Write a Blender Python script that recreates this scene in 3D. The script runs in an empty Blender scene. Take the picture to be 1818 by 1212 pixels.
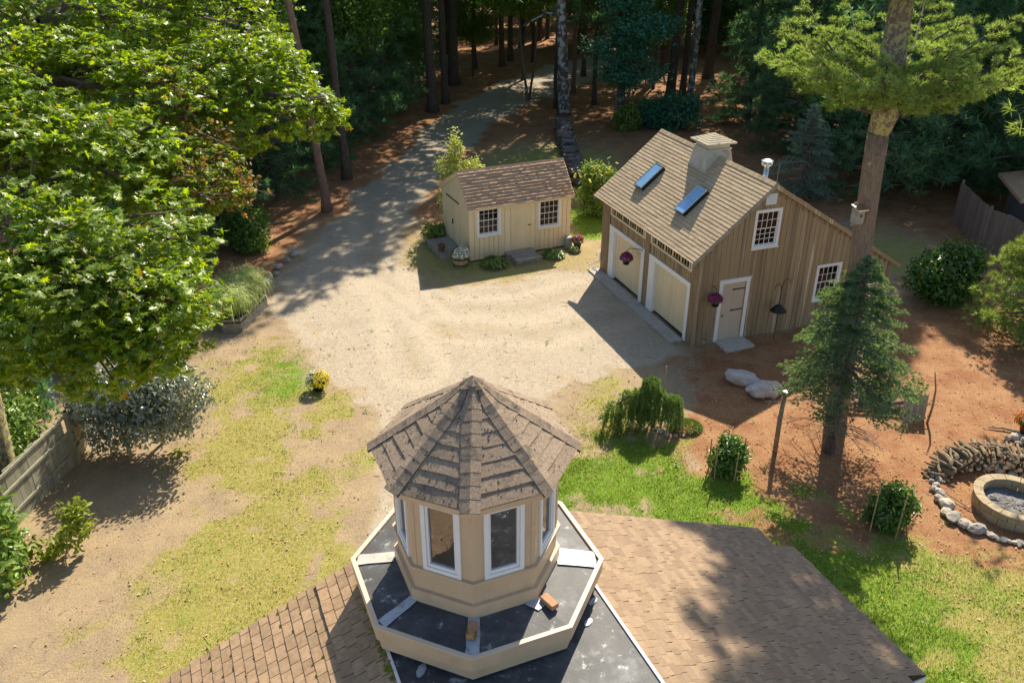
import bpy, math, random
import numpy as np
from mathutils import Vector, Matrix

random.seed(7)
rng = np.random.default_rng(7)
R = math.radians
PI = math.pi
SC = bpy.context.scene

# ------------------------------------------------------------------ camera, sky, sun, exposure
cam_d = bpy.data.cameras.new('camera')
cam_d.sensor_width = 36.0
cam_d.lens = 36.0 * 1497.9 / 1818.0
cam_d.clip_start = 0.1
cam_d.clip_end = 1500.0
cam = bpy.data.objects.new('camera', cam_d)
SC.collection.objects.link(cam)
cam.location = (0, 0, 12.488)
cam.rotation_euler = (R(90 - 27.81), 0, 0)
SC.camera = cam

SUN_EL, SUN_AZ = 42.5, 19.4
world = bpy.data.worlds.new('World')
SC.world = world
world.use_nodes = True
wn = world.node_tree
for n in list(wn.nodes):
    wn.nodes.remove(n)
sky = wn.nodes.new('ShaderNodeTexSky')
sky.sky_type = 'NISHITA'
sky.sun_disc = False
sky.sun_elevation = R(SUN_EL)
sky.sun_rotation = R(SUN_AZ)
bg = wn.nodes.new('ShaderNodeBackground')
bg.inputs['Strength'].default_value = 0.105
wo = wn.nodes.new('ShaderNodeOutputWorld')
wn.links.new(sky.outputs[0], bg.inputs[0])
wn.links.new(bg.outputs[0], wo.inputs[0])

sun_d = bpy.data.lights.new('sun', 'SUN')
sun_d.energy = 5.0
sun_d.angle = R(0.53)
sun_d.color = (1.0, 0.895, 0.72)
sun = bpy.data.objects.new('sun', sun_d)
SC.collection.objects.link(sun)
sun.rotation_euler = (R(90 - SUN_EL), 0, R(180 - SUN_AZ))
sun.location = (10, 30, 40)
SC.view_settings.view_transform = 'Standard'
SC.view_settings.look = 'None'
SC.view_settings.gamma = 1.0
SC.view_settings.use_curve_mapping = False
SC.view_settings.exposure = 0.88
SC.cycles.max_bounces = 8
SC.cycles.transparent_max_bounces = 12

# ------------------------------------------------------------------ helpers
COL = SC.collection


def link(o, parent=None):
    COL.objects.link(o)
    if parent is not None:
        o.parent = parent
    return o


def tag(o, label, cat, group=None, kind=None):
    o['label'] = label
    o['category'] = cat
    if group:
        o['group'] = group
    if kind:
        o['kind'] = kind
    return o


def thing(name, label, cat, loc=(0, 0, 0), rz=0.0, group=None):
    o = bpy.data.objects.new(name, None)
    o.empty_display_size = 0.2
    COL.objects.link(o)
    o.location = loc
    o.rotation_euler = (0, 0, rz)
    return tag(o, label, cat, group)


def np_mesh(name, V, F):
    V = np.asarray(V, dtype=np.float32)
    F = np.asarray(F, dtype=np.int32)
    k = F.shape[1]
    me = bpy.data.meshes.new(name)
    me.vertices.add(len(V))
    me.vertices.foreach_set('co', V.ravel())
    me.loops.add(F.size)
    me.loops.foreach_set('vertex_index', F.ravel())
    me.polygons.add(len(F))
    me.polygons.foreach_set('loop_start', np.arange(0, F.size, k, dtype=np.int32))
    me.update(calc_edges=True)
    return me


def mobj(name, me, m=None, parent=None, loc=None, kind=None):
    o = bpy.data.objects.new(name, me)
    if m is not None and len(me.materials) == 0:
        me.materials.append(m)
    link(o, parent)
    if loc is not None:
        o.location = loc
    if kind:
        o['kind'] = kind
    return o


class MB:
    def __init__(s):
        s.v = []
        s.f = []
        s.edge = []

    def add(s, vs, fs):
        k = len(s.v)
        s.v += [tuple(p) for p in vs]
        s.f += [tuple(i + k for i in q) for q in fs]
        return s

    def hexa(s, p):   # 8 points: bottom 0-3 ccw, top 4-7
        return s.add(p, [(0, 3, 2, 1), (4, 5, 6, 7), (0, 1, 5, 4), (1, 2, 6, 5), (2, 3, 7, 6), (3, 0, 4, 7)])

    def box(s, x0, x1, y0, y1, z0, z1):
        return s.hexa([(x0, y0, z0), (x1, y0, z0), (x1, y1, z0), (x0, y1, z0), (x0, y0, z1), (x1, y0, z1), (x1, y1, z1), (x0, y1, z1)])

    def obox(s, o, a, b, c):   # origin + three edge vectors
        o, a, b, c = map(Vector, (o, a, b, c))
        return s.hexa([o, o + a, o + a + b, o + b, o + c, o + a + c, o + a + b + c, o + b + c])

    def prism(s, poly, z0, z1):
        n = len(poly)
        vs = [(p[0], p[1], z0) for p in poly] + [(p[0], p[1], z1) for p in poly]
        fs = [tuple(range(n - 1, -1, -1)), tuple(range(n, 2 * n))]
        fs += [(i, (i + 1) % n, n + (i + 1) % n, n + i) for i in range(n)]
        return s.add(vs, fs)

    def ring(s, n, rads_zs, rot=0.0, cap0=False, cap1=False, cx=0, cy=0):   # stacked n-gon rings, rad = corner radius
        vs = []
        for r_, z in rads_zs:
            for k in range(n):
                t = rot + 2 * PI * k / n
                vs.append((cx + r_ * math.cos(t), cy + r_ * math.sin(t), z))
        fs = []
        for j in range(len(rads_zs) - 1):
            for k in range(n):
                a, b = j * n + k, j * n + (k + 1) % n
                fs.append((a, b, b + n, a + n))
        if cap0:
            fs.append(tuple(range(n - 1, -1, -1)))
        if cap1:
            m = (len(rads_zs) - 1) * n
            fs.append(tuple(range(m, m + n)))
        return s.add(vs, fs)

    def tube(s, pts, rads, n=6, caps=True):
        pts = [Vector(p) for p in pts]
        if not hasattr(rads, '__len__'):
            rads = [rads] * len(pts)
        vs = []
        up = Vector((0.13, 0.31, 0.94)).normalized()
        for i, p in enumerate(pts):
            d = (pts[min(i + 1, len(pts) - 1)] - pts[max(i - 1, 0)]).normalized()
            x = d.cross(up)
            if x.length < 0.1:
                x = d.cross(Vector((1, 0, 0)))
            x.normalize()
            y = d.cross(x)
            for k in range(n):
                t = 2 * PI * k / n
                vs.append(p + (x * math.cos(t) + y * math.sin(t)) * rads[i])
        fs = []
        for j in range(len(pts) - 1):
            for k in range(n):
                a, b = j * n + k, j * n + (k + 1) % n
                fs.append((a, a + n, b + n, b))
        if caps:
            fs.append(tuple(range(n)))
            m = (len(pts) - 1) * n
            fs.append(tuple(range(m + n - 1, m - 1, -1)))
        return s.add(vs, fs)

    def mesh(s, name):
        me = bpy.data.meshes.new(name)
        me.from_pydata(s.v, [], s.f)
        if s.edge:
            for i in s.edge:
                me.polygons[i].material_index = 1
        me.update()
        return me

    def build(s, name, m, parent=None, loc=None, smooth=False, bevel=0.0, kind=None):
        me = s.mesh(name)
        if smooth:
            for p in me.polygons:
                p.use_smooth = True
        o = mobj(name, me, m, parent, loc, kind)
        if s.edge:
            me.materials.append(M['edge'])
        if bevel:
            md = o.modifiers.new('bevel', 'BEVEL')
            md.width = bevel
            md.segments = 2
            md.limit_method = 'ANGLE'
        return o


# ------------------------------------------------------------------ materials
def nd(nt, t, **kw):
    n = nt.nodes.new(t)
    for k, v in kw.items():
        setattr(n, k, v)
    return n


def rgb(c):
    return (c[0], c[1], c[2], 1.0)


def rand_val(nt):
    oi = nd(nt, 'ShaderNodeObjectInfo')
    ge = nd(nt, 'ShaderNodeNewGeometry')
    a = nd(nt, 'ShaderNodeMath', operation='ADD')
    nt.links.new(oi.outputs['Random'], a.inputs[0])
    nt.links.new(ge.outputs['Random Per Island'], a.inputs[1])
    b = nd(nt, 'ShaderNodeMath', operation='FRACT')
    nt.links.new(a.outputs[0], b.inputs[0])
    return b.outputs[0], oi.outputs['Random']


def mixc(nt, fac, a, b, blend='MIX'):
    m = nd(nt, 'ShaderNodeMix', data_type='RGBA', blend_type=blend)
    if isinstance(fac, (int, float)):
        m.inputs[0].default_value = fac
    else:
        nt.links.new(fac, m.inputs[0])
    for i, c in ((6, a), (7, b)):
        if isinstance(c, tuple):
            m.inputs[i].default_value = rgb(c)
        else:
            nt.links.new(c, m.inputs[i])
    return m.outputs[2]


def maprange(nt, val, a, b, c=0.0, d=1.0, smooth=True):
    m = nd(nt, 'ShaderNodeMapRange')
    if smooth:
        m.interpolation_type = 'SMOOTHSTEP'
    nt.links.new(val, m.inputs[0])
    for i, v in enumerate((a, b, c, d)):
        m.inputs[i + 1].default_value = v
    return m.outputs[0]


def noise(nt, vec, scale, detail=5, rough=0.6, dist=0.0):
    n = nd(nt, 'ShaderNodeTexNoise')
    n.inputs['Scale'].default_value = scale
    n.inputs['Detail'].default_value = detail
    n.inputs['Roughness'].default_value = rough
    n.inputs['Distortion'].default_value = dist
    nt.links.new(vec, n.inputs['Vector'])
    return n.outputs[0]


def pm(name, c1, c2, ns=6.0, stretch=(1, 1, 1), rough=0.8, bump=0.0, bs=60.0, rv=0.0, c3=None, p3=(1.5, 0.55, 0.7),
       spec=0.3, metal=0.0, trans=0.0, rcol=None, c4=None, p4=(3, .6, .7), lo=.3, hi=.7):
    """noise mix of c1/c2, optional patches c3 (scale, from, to) and c4, random value per piece rv, random hue towards rcol"""
    m = bpy.data.materials.new(name)
    m.use_nodes = True
    nt = m.node_tree
    bs_ = nt.nodes['Principled BSDF']
    tc = nd(nt, 'ShaderNodeTexCoord')
    rnd, orn = rand_val(nt)
    off = nd(nt, 'ShaderNodeVectorMath', operation='SCALE')
    cmb = nd(nt, 'ShaderNodeCombineXYZ')
    for i in range(3):
        nt.links.new(orn, cmb.inputs[i])
    nt.links.new(cmb.outputs[0], off.inputs[0])
    off.inputs['Scale'].default_value = 37.0
    add = nd(nt, 'ShaderNodeVectorMath', operation='ADD')
    nt.links.new(tc.outputs['Object'], add.inputs[0])
    nt.links.new(off.outputs[0], add.inputs[1])
    mp = nd(nt, 'ShaderNodeMapping')
    mp.inputs['Scale'].default_value = stretch
    nt.links.new(add.outputs[0], mp.inputs[0])
    f = maprange(nt, noise(nt, mp.outputs[0], ns, 6, 0.65), lo, hi)
    c = mixc(nt, f, c1, c2)
    if rcol is not None:
        c = mixc(nt, maprange(nt, rnd, 0.35, 1.0), c, rcol)
    if c3 is not None:
        g = noise(nt, mp.outputs[0] if name.startswith('weathered') else add.outputs[0], p3[0], 6, 0.65)
        c = mixc(nt, maprange(nt, g, p3[1], p3[2]), c, c3)
    if c4 is not None:
        g = noise(nt, mp.outputs[0] if name.startswith('weathered') else add.outputs[0], p4[0], 7, 0.7)
        c = mixc(nt, maprange(nt, g, p4[1], p4[2]), c, c4)
    if rv:
        v = maprange(nt, rnd, 0, 1, 1 - rv, 1 + rv, smooth=False)
        hs = nd(nt, 'ShaderNodeHueSaturation')
        nt.links.new(c, hs.inputs['Color'])
        nt.links.new(v, hs.inputs['Value'])
        c = hs.outputs[0]
    nt.links.new(c, bs_.inputs['Base Color'])
    bs_.inputs['Roughness'].default_value = rough
    bs_.inputs['Specular IOR Level'].default_value = spec
    bs_.inputs['Metallic'].default_value = metal
    if bump:
        bp = nd(nt, 'ShaderNodeBump')
        bp.inputs['Strength'].default_value = min(1, bump)
        bp.inputs['Distance'].default_value = 0.05 if 'bark' in name else 0.01
        nt.links.new(noise(nt, mp.outputs[0], bs, 4, 0.7), bp.inputs['Height'])
        nt.links.new(bp.outputs[0], bs_.inputs['Normal'])
    if trans:
        add_translucent(nt, bs_, c, trans)
    return m


def add_translucent(nt, bs_, c, trans, tint=(1.25, 1.2, 0.55)):
    tr = nd(nt, 'ShaderNodeBsdfTranslucent')
    t = mixc(nt, 1.0, c, tint, 'MULTIPLY')
    nt.links.new(t, tr.inputs[0])
    mx = nd(nt, 'ShaderNodeMixShader')
    mx.inputs[0].default_value = trans
    out = nt.nodes['Material Output']
    nt.links.new(bs_.outputs[0], mx.inputs[1])
    nt.links.new(tr.outputs[0], mx.inputs[2])
    nt.links.new(mx.outputs[0], out.inputs[0])


def leafm(name, c1, c2, trans=0.35, rough=0.45, spec=0.5, c3=None, p3=0.93, big=None, tint=(1.25, 1.2, 0.55)):
    """leaves: hue by random per leaf, larger clumps of tone by object-space noise"""
    m = bpy.data.materials.new(name)
    m.use_nodes = True
    nt = m.node_tree
    b = nt.nodes['Principled BSDF']
    rnd, orn = rand_val(nt)
    c = mixc(nt, rnd, c1, c2)
    if c3 is not None:
        g = nd(nt, 'ShaderNodeMath', operation='GREATER_THAN')
        g.inputs[1].default_value = p3
        nt.links.new(rnd, g.inputs[0])
        c = mixc(nt, g.outputs[0], c, c3)
    tc = nd(nt, 'ShaderNodeTexCoord')
    g = noise(nt, tc.outputs['Object'], 0.9, 3, 0.6)
    v = maprange(nt, g, 0.3, 0.7, 0.75, 1.25)
    hs = nd(nt, 'ShaderNodeHueSaturation')
    nt.links.new(c, hs.inputs['Color'])
    nt.links.new(v, hs.inputs['Value'])
    c = hs.outputs[0]
    nt.links.new(c, b.inputs['Base Color'])
    b.inputs['Roughness'].default_value = rough
    b.inputs['Specular IOR Level'].default_value = spec
    add_translucent(nt, b, c, trans, tint)
    return m


def glassm(name, tint=(0.9, 0.95, 1.0), refl=0.25, rough=0.02):
    m = bpy.data.materials.new(name)
    m.use_nodes = True
    nt = m.node_tree
    nt.nodes.remove(nt.nodes['Principled BSDF'])
    out = nt.nodes['Material Output']
    tr = nd(nt, 'ShaderNodeBsdfTransparent')
    tr.inputs[0].default_value = rgb(tint)
    gl = nd(nt, 'ShaderNodeBsdfGlossy')
    gl.inputs['Roughness'].default_value = rough
    lw = nd(nt, 'ShaderNodeLayerWeight')
    lw.inputs[0].default_value = refl
    tcn = nd(nt, 'ShaderNodeTexCoord')
    bp = nd(nt, 'ShaderNodeBump')
    bp.inputs['Strength'].default_value = 0.25
    bp.inputs['Distance'].default_value = 0.02
    nt.links.new(noise(nt, tcn.outputs['Object'], 3.0, 2, 0.5, 1.0), bp.inputs['Height'])
    nt.links.new(bp.outputs[0], gl.inputs['Normal'])
    mx = nd(nt, 'ShaderNodeMixShader')
    nt.links.new(lw.outputs['Fresnel'], mx.inputs[0])
    nt.links.new(tr.outputs[0], mx.inputs[1])
    nt.links.new(gl.outputs[0], mx.inputs[2])
    nt.links.new(mx.outputs[0], out.inputs[0])
    return m


M = {}
M['cream'] = pm('cream_paint', (.74, .62, .385), (.79, .67, .44), 3, (1, 1, .3), .6, .3, 40, .035, c3=(.62, .51, .33), p3=(2.2, .58, .8))
M['tan'] = pm('tan_paint', (.57, .415, .26), (.61, .45, .29), 3, (1, 1, .3), .5, .15, 50, .02, c3=(.47, .34, .21), p3=(2.5, .46, .80), c4=(.36, .28, .19), p4=(9, .66, .80))
M['beige'] = pm('beige_trim', (.60, .48, .34), (.64, .52, .38), 3, (1, 1, 1), .5, .1, 50, .02)
M['white'] = pm('white_paint', (.78, .77, .75), (.82, .81, .79), 4, (1, 1, 1), .5, .1, 40, .02, c3=(.70, .66, .58), p3=(3, .62, .85))
M['doorcream'] = pm('door_cream', (.72, .58, .36), (.77, .63, .41), 2, (1, 1, 1), .55, .1, 30, .03, c3=(.67, .53, .33), p3=(2, .6, .85))
M['doortan'] = pm('door_beige', (.52, .43, .32), (.57, .48, .37), 2, (1, 1, .5), .6, .1, 30, .03, c3=(.48, .36, .24), p3=(4, .62, .8))
M['barnwood'] = pm('weathered_board', (.33, .24, .14), (.46, .345, .21), 4.5, (4, 4, .16), .85, .8, 18, .34, c3=(.60, .50, .36), p3=(1.6, .55, .70),
                   rcol=(.27, .195, .11), c4=(.17, .135, .065), p4=(1.1, .55, .75))
M['barnpost'] = pm('weathered_post', (.22, .15, .08), (.33, .24, .14), 4, (3, 3, .25), .85, .8, 18, .1, c4=(.12, .10, .05), p4=(1.3, .58, .75))
M['greywood'] = pm('grey_wood', (.25, .22, .18), (.36, .33, .28), 5, (1, 1, 1), .85, .8, 30, .15, c3=(.18, .15, .11), p3=(3, .55, .75))
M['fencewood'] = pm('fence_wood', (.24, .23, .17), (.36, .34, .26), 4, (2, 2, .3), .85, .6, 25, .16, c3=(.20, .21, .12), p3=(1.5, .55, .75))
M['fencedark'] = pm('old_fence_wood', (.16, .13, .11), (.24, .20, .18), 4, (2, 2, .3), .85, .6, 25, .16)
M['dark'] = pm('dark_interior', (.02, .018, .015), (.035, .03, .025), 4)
M['interior'] = pm('interior_wood', (.20, .12, .07), (.30, .19, .11), 3, (1, 1, .3), .7, rv=.1)
M['cupfloor'] = pm('pink_floor', (.66, .47, .34), (.74, .56, .42), 5, rough=.7)
M['barnshingle'] = pm('barn_shingle', (.42, .315, .195), (.52, .40, .26), 9, (1, 1, 1), .9, .9, 90, .09, c3=(.35, .27, .18), p3=(.7, .5, .75))
M['shedshingle'] = pm('shed_shingle', (.48, .30, .175), (.57, .385, .245), 12, (1, 1, 1), .9, .9, 120, .10)
M['oldshingle'] = pm('old_shingle', (.23, .17, .12), (.385, .295, .21), 45, (1, 1, 1), .95, 1.0, 160, .10, c3=(.15, .12, .095), p3=(5, .54, .72),
                     c4=(.05, .05, .04), p4=(18, .58, .68))
M['capshingle'] = pm('cap_shingle', (.23, .17, .12), (.385, .295, .21), 45, (1, 1, 1), .95, 1.0, 160, .10, c3=(.15, .125, .10), p3=(5, .50, .66),
                     c4=(.04, .045, .04), p4=(13, .59, .66))
M['roofR'] = pm('tan_shingle', (.335, .235, .145), (.43, .31, .20), 30, (1, 1, 1), .9, .9, 150, .28, rcol=(.22, .15, .10))
M['roofL'] = pm('brown_shingle', (.34, .22, .125), (.46, .315, .19), 14, (1, 1, 1), .9, .9, 150, .13, c3=(.30, .21, .14), p3=(3, .55, .75))
M['roofbase'] = pm('shingle_gap', (.03, .025, .02), (.05, .04, .03), 20)
M['membrane'] = pm('black_membrane', (.035, .037, .042), (.075, .076, .08), 3.5, (1, 1, 1), .62, .3, 25, 0, c3=(.14, .145, .15), p3=(2.6, .52, .70),
                   c4=(.30, .33, .33), p4=(7, .60, .66), spec=.5)
M['tape'] = pm('silver_tape', (.36, .39, .43), (.50, .53, .57), 14, (1, 1, 1), .45, .9, 22, .05, metal=.25, c3=(.18, .20, .23), p3=(7, .5, .66))
M['whitesheet'] = pm('white_sheet', (.80, .79, .77), (.85, .84, .82), 6, rough=.5)
M['brick'] = pm('red_brick', (.40, .19, .10), (.52, .28, .16), 20, (1, 1, 1), .9, .8, 60, .08, c3=(.30, .22, .16), p3=(7, .52, .7))
M['brickwalk'] = pm('walk_brick', (.42, .24, .18), (.52, .32, .25), 12, (1, 1, 1), .9, .5, 60, .14)
M['edge'] = pm('asphalt_edge', (.02, .018, .016), (.035, .03, .027), 20)
M['moss'] = pm('moss', (.10, .13, .01), (.20, .21, .02), 20, rough=.95, bump=.8, bs=120)
M['concrete'] = pm('concrete', (.40, .375, .33), (.50, .47, .42), 6, (1, 1, 1), .85, .5, 60, .04, c3=(.26, .24, .21), p3=(2, .52, .75))
M['blackmetal'] = pm('black_iron', (.015, .015, .016), (.03, .03, .03), 6, rough=.5)
M['steel'] = pm('stainless_steel', (.62, .62, .62), (.72, .72, .72), 5, rough=.22, metal=1.0)
M['lead'] = pm('grey_flashing', (.42, .41, .37), (.54, .52, .47), 6, rough=.6, bump=.3, bs=30, c3=(.30, .275, .23), p3=(3, .5, .7))
M['paleclad'] = pm('pale_cladding', (.50, .46, .38), (.58, .54, .45), 4, (1, 1, 1), .6, .2, 40, .03, c3=(.32, .29, .24), p3=(3, .55, .75))
M['bark'] = pm('brown_bark', (.075, .06, .05), (.14, .115, .095), 7, (2.4, 2.4, .8), .95, 1.0, 14, .1, c4=(.05, .04, .035), p4=(6, .55, .7))
M['barkl'] = pm('lichen_bark', (.13, .10, .08), (.22, .175, .145), 7, (2.4, 2.4, .8), .95, 1.0, 16, .05, c3=(.42, .42, .30), p3=(2.6, .60, .66), c4=(.07, .055, .045), p4=(5, .6, .75))
M['barkw'] = pm('pale_lichen_bark', (.09, .085, .08), (.15, .14, .13), 6, (2, 2, .8), .95, .8, 14, .1, c3=(.44, .45, .43), p3=(3.0, .50, .55))
M['barkpine'] = pm('pine_bark', (.20, .142, .10), (.32, .235, .175), 6, (3.2, 3.2, .6), .95, 1.0, 12, .0, c3=(.42, .40, .25), p3=(5.3, .66, .70), c4=(.10, .075, .055), p4=(7, .57, .72))
M['barkmoss'] = pm('lichen_covered_bark', (.20, .142, .10), (.32, .235, .175), 6, (3.2, 3.2, .6), .95, 1.0, 12, .0, c3=(.46, .43, .20), p3=(7.5, .485, .53), c4=(.10, .075, .055), p4=(7, .57, .72))
M['barkred'] = pm('reddish_bark', (.19, .12, .09), (.29, .19, .145), 7, (2.4, 2.4, .7), .95, 1.0, 14, .1)
M['twig'] = pm('twig', (.17, .14, .11), (.26, .22, .18), 8, rough=.9)
M['log'] = pm('log_bark', (.26, .19, .12), (.42, .33, .22), 6, (2, 2, 2), .9, .8, 40, .25, c3=(.45, .40, .25), p3=(4, .56, .7))
M['logend'] = pm('log_end', (.55, .42, .26), (.62, .5, .33), 8, rough=.85, rv=.12)
M['firewood'] = pm('firewood', (.10, .085, .075), (.19, .165, .15), 6, (1, 1, 1), .9, .8, 30, .3)
M['stone'] = pm('field_stone', (.36, .32, .27), (.52, .47, .40), 7, (1, 1, 1), .85, .8, 30, .18, c3=(.28, .26, .24), p3=(4, .52, .7), rcol=(.42, .37, .30))
M['rock'] = pm('pale_boulder', (.46, .42, .40), (.60, .55, .52), 3, (1, 1, 1), .85, 1.0, 14, .05, c3=(.36, .32, .30), p3=(2.5, .5, .7))
M['pitblock'] = pm('pit_block', (.32, .25, .15), (.42, .34, .22), 8, (1, 1, 1), .9, .8, 50, .08, c3=(.24, .20, .13), p3=(5, .55, .7))
M['ash'] = pm('ash', (.10, .10, .11), (.24, .24, .24), 12, (1, 1, 1), .95, 1.0, 40)
M['terracotta'] = pm('terracotta', (.19, .085, .05), (.26, .12, .075), 6, rough=.8)
M['barrel'] = pm('barrel_stave', (.36, .25, .14), (.46, .33, .2), 5, (3, 3, .4), .8, .5, 30, .15)
M['soil'] = pm('soil', (.05, .035, .025), (.09, .065, .045), 10, rough=.95)
M['glass'] = glassm('window_glass', (.98, .98, .97), .72)
M['glassd'] = glassm('dark_glass', (.5, .52, .55), .3)
M['painted_sky_glass'] = pm('skylight_painted_sky', (.20, .42, .74), (.27, .50, .82), 2, rough=.08, spec=1.0, metal=.15)  # blue sky reflection painted into the base colour of the skylight panes
M['greenbelt'] = pm('grey_plastic', (.26, .27, .27), (.32, .33, .33), 5, rough=.6)
# foliage
M['oakleaf'] = leafm('oak_leaf', (.075, .17, .012), (.30, .41, .03), .54, .42, .75, (.34, .20, .03), .985, tint=(1.5, 1.35, .3))
M['oakrust'] = leafm('turning_leaf', (.25, .12, .05), (.34, .22, .09), .4, .5, .4, (.10, .15, .03), .72)
M['pineneedle'] = leafm('pine_needle', (.10, .24, .15), (.18, .34, .18), .55, .42, .5)
M['nearneedle'] = leafm('bright_pine_needle', (.19, .31, .085), (.34, .46, .17), .48, .40, .4, (.40, .30, .08), .98, tint=(1.3, 1.2, .45))
M['spruceneedle'] = leafm('spruce_needle', (.085, .20, .145), (.17, .295, .19), .45, .5, .35, tint=(2.2, 1.6, .35))
M['bluespruce'] = leafm('blue_spruce_needle', (.15, .26, .21), (.24, .36, .28), .2, .5, .35)
M['darkleaf'] = leafm('forest_leaf', (.09, .19, .04), (.18, .30, .06), .55, .38, .5, tint=(1.4, 1.35, .45))
M['mapleleaf'] = leafm('teal_maple_leaf', (.06, .20, .13), (.10, .27, .16), .42, .5, .35, tint=(.9, 1.25, .8))
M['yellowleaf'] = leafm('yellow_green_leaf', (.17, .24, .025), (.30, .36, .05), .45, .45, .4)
M['purpleleaf'] = leafm('dark_plum_leaf', (.19, .23, .19), (.32, .36, .29), .25, .26, .9, (.18, .21, .08), .93)
M['rhodleaf'] = leafm('rhododendron_leaf', (.055, .15, .02), (.12, .25, .035), .35, .28, .7, (.30, .30, .04), .95)
M['lightleaf'] = leafm('light_green_leaf', (.13, .24, .04), (.24, .36, .08), .35, .38, .5, (.38, .30, .04), .97)
M['weepneedle'] = leafm('weeping_needle', (.10, .20, .045), (.21, .33, .075), .35, .5, .3, (.22, .24, .09), .92)
M['creamleaf'] = leafm('variegated_leaf', (.30, .38, .10), (.52, .55, .22), .4, .5, .3)
M['grassblade'] = leafm('fountain_blade', (.34, .44, .12), (.60, .66, .32), .4, .45, .4)
M['lush'] = leafm('lush_grass', (.095, .23, .008), (.21, .33, .02), .3, .6, .2, (.34, .33, .07), .8)
M['dry'] = leafm('dry_grass', (.33, .285, .095), (.45, .37, .16), .3, .7, .2, (.17, .235, .035), .8)
M['litter'] = leafm('fallen_leaf', (.40, .24, .12), (.55, .40, .26), .1, .7, .3, (.30, .15, .06), .6)
M['magenta'] = leafm('magenta_petal', (.42, .01, .20), (.62, .03, .34), .3, .5, .3)
M['orange'] = leafm('orange_petal', (.75, .14, .01), (.85, .24, .02), .3, .5, .3)
M['yellow'] = leafm('yellow_petal', (.84, .64, .015), (.90, .76, .05), .3, .5, .3)
M['whitepetal'] = leafm('white_petal', (.74, .76, .66), (.82, .83, .74), .2, .5, .3)
M['lavender'] = leafm('lavender_petal', (.50, .28, .52), (.60, .38, .60), .2, .5, .3)
M['hosta'] = leafm('hosta_leaf', (.11, .19, .03), (.22, .28, .06), .3, .4, .4)


# ------------------------------------------------------------------ ground
def vnoise(x, y, seed=0):
    xi = np.floor(x).astype(np.int64)
    yi = np.floor(y).astype(np.int64)
    xf, yf = x - xi, y - yi
    xf = xf * xf * (3 - 2 * xf)
    yf = yf * yf * (3 - 2 * yf)

    def h(a, b):
        n = (a * 374761393 + b * 668265263 + seed * 1442695041) & 0x7fffffff
        n = ((n ^ (n >> 13)) * 1274126177) & 0x7fffffff
        return ((n ^ (n >> 16)) & 0xffff) / 65535.0
    return (h(xi, yi) * (1 - xf) + h(xi + 1, yi) * xf) * (1 - yf) + (h(xi, yi + 1) * (1 - xf) + h(xi + 1, yi + 1) * xf) * yf


def fbm(x, y, s, seed=0, o=4):
    t = 0
    a = 0.5
    for i in range(o):
        t = t + a * vnoise(x * s, y * s, seed + i)
        s *= 2.03
        a *= 0.5
    return t / (1 - 0.5 ** o)


def sdist(px, py, poly):
    """signed distance, positive inside"""
    inside = np.zeros(px.shape, bool)
    dm = np.full(px.shape, 1e9)
    n = len(poly)
    for i in range(n):
        x0, y0 = poly[i]
        x1, y1 = poly[(i + 1) % n]
        c = ((y0 > py) != (y1 > py)) & (px < (x1 - x0) * (py - y0) / (y1 - y0 + 1e-12) + x0)
        inside ^= c
        t = np.clip(((px - x0) * (x1 - x0) + (py - y0) * (y1 - y0)) / ((x1 - x0) ** 2 + (y1 - y0) ** 2), 0, 1)
        dm = np.minimum(dm, np.hypot(px - x0 - t * (x1 - x0), py - y0 - t * (y1 - y0)))
    return np.where(inside, dm, -dm)


def sst(v, a, b):
    t = np.clip((v - a) / (b - a), 0, 1)
    return t * t * (3 - 2 * t)


DRIVE = [(-8.1, 26.2), (-8.3, 30), (-7.7, 35.1), (-6.6, 41.8), (-5.6, 49.8), (-3.4, 59), (-.35, 67.2), (4, 74), (9, 80), (12, 79), (7.5, 70), (3.8, 62.8),
         (.45, 57.3), (-1.64, 51.1), (-3.2, 43.9), (-4.0, 39.9), (-4.5, 34.4), (-4.4, 30), (-3.3, 27.6), (-1, 27.9), (1.4, 29.2), (3.1, 29.1), (5.1, 23.6), (5.3, 22.9),
         (3.2, 22.0), (1.5, 21.3), (.2, 19.5), (-.5, 17), (-1.5, 14), (-3.2, 14), (-3.0, 17), (-3.6, 20), (-5.0, 21.2), (-6.0, 22.5), (-7.1, 24.4)]
LUSH = [(1.0, 17.8), (3.4, 17.9), (4.8, 17.3), (6.2, 16.1), (7.6, 14.7), (9.2, 13.9), (16, 13.0), (16, 2), (0, 2), (.3, 15)]
LUSH2 = [(2.2, 32.6), (4.2, 32.6), (4.6, 36.5), (2.6, 36.5)]
NEEDLE = [(4.4, 17.6), (5.2, 20.5), (5.4, 22.6), (7.5, 23.2), (13, 25.5), (40, 26), (40, 13.4), (10, 12.8), (7.2, 13.4), (5.4, 15.4), (4.2, 17)]
LEFTDRY = [(-9.3, 22), (-7.2, 24.6), (-5.2, 21), (-3.6, 19.8), (-3.1, 15), (-1, 12), (3, 22.2), (4.4, 21), (4.3, 17.8), (.5, 17.4), (0, 2), (-8, 2), (-8.2, 12), (-7.6, 16), (-8.8, 19)]


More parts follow.
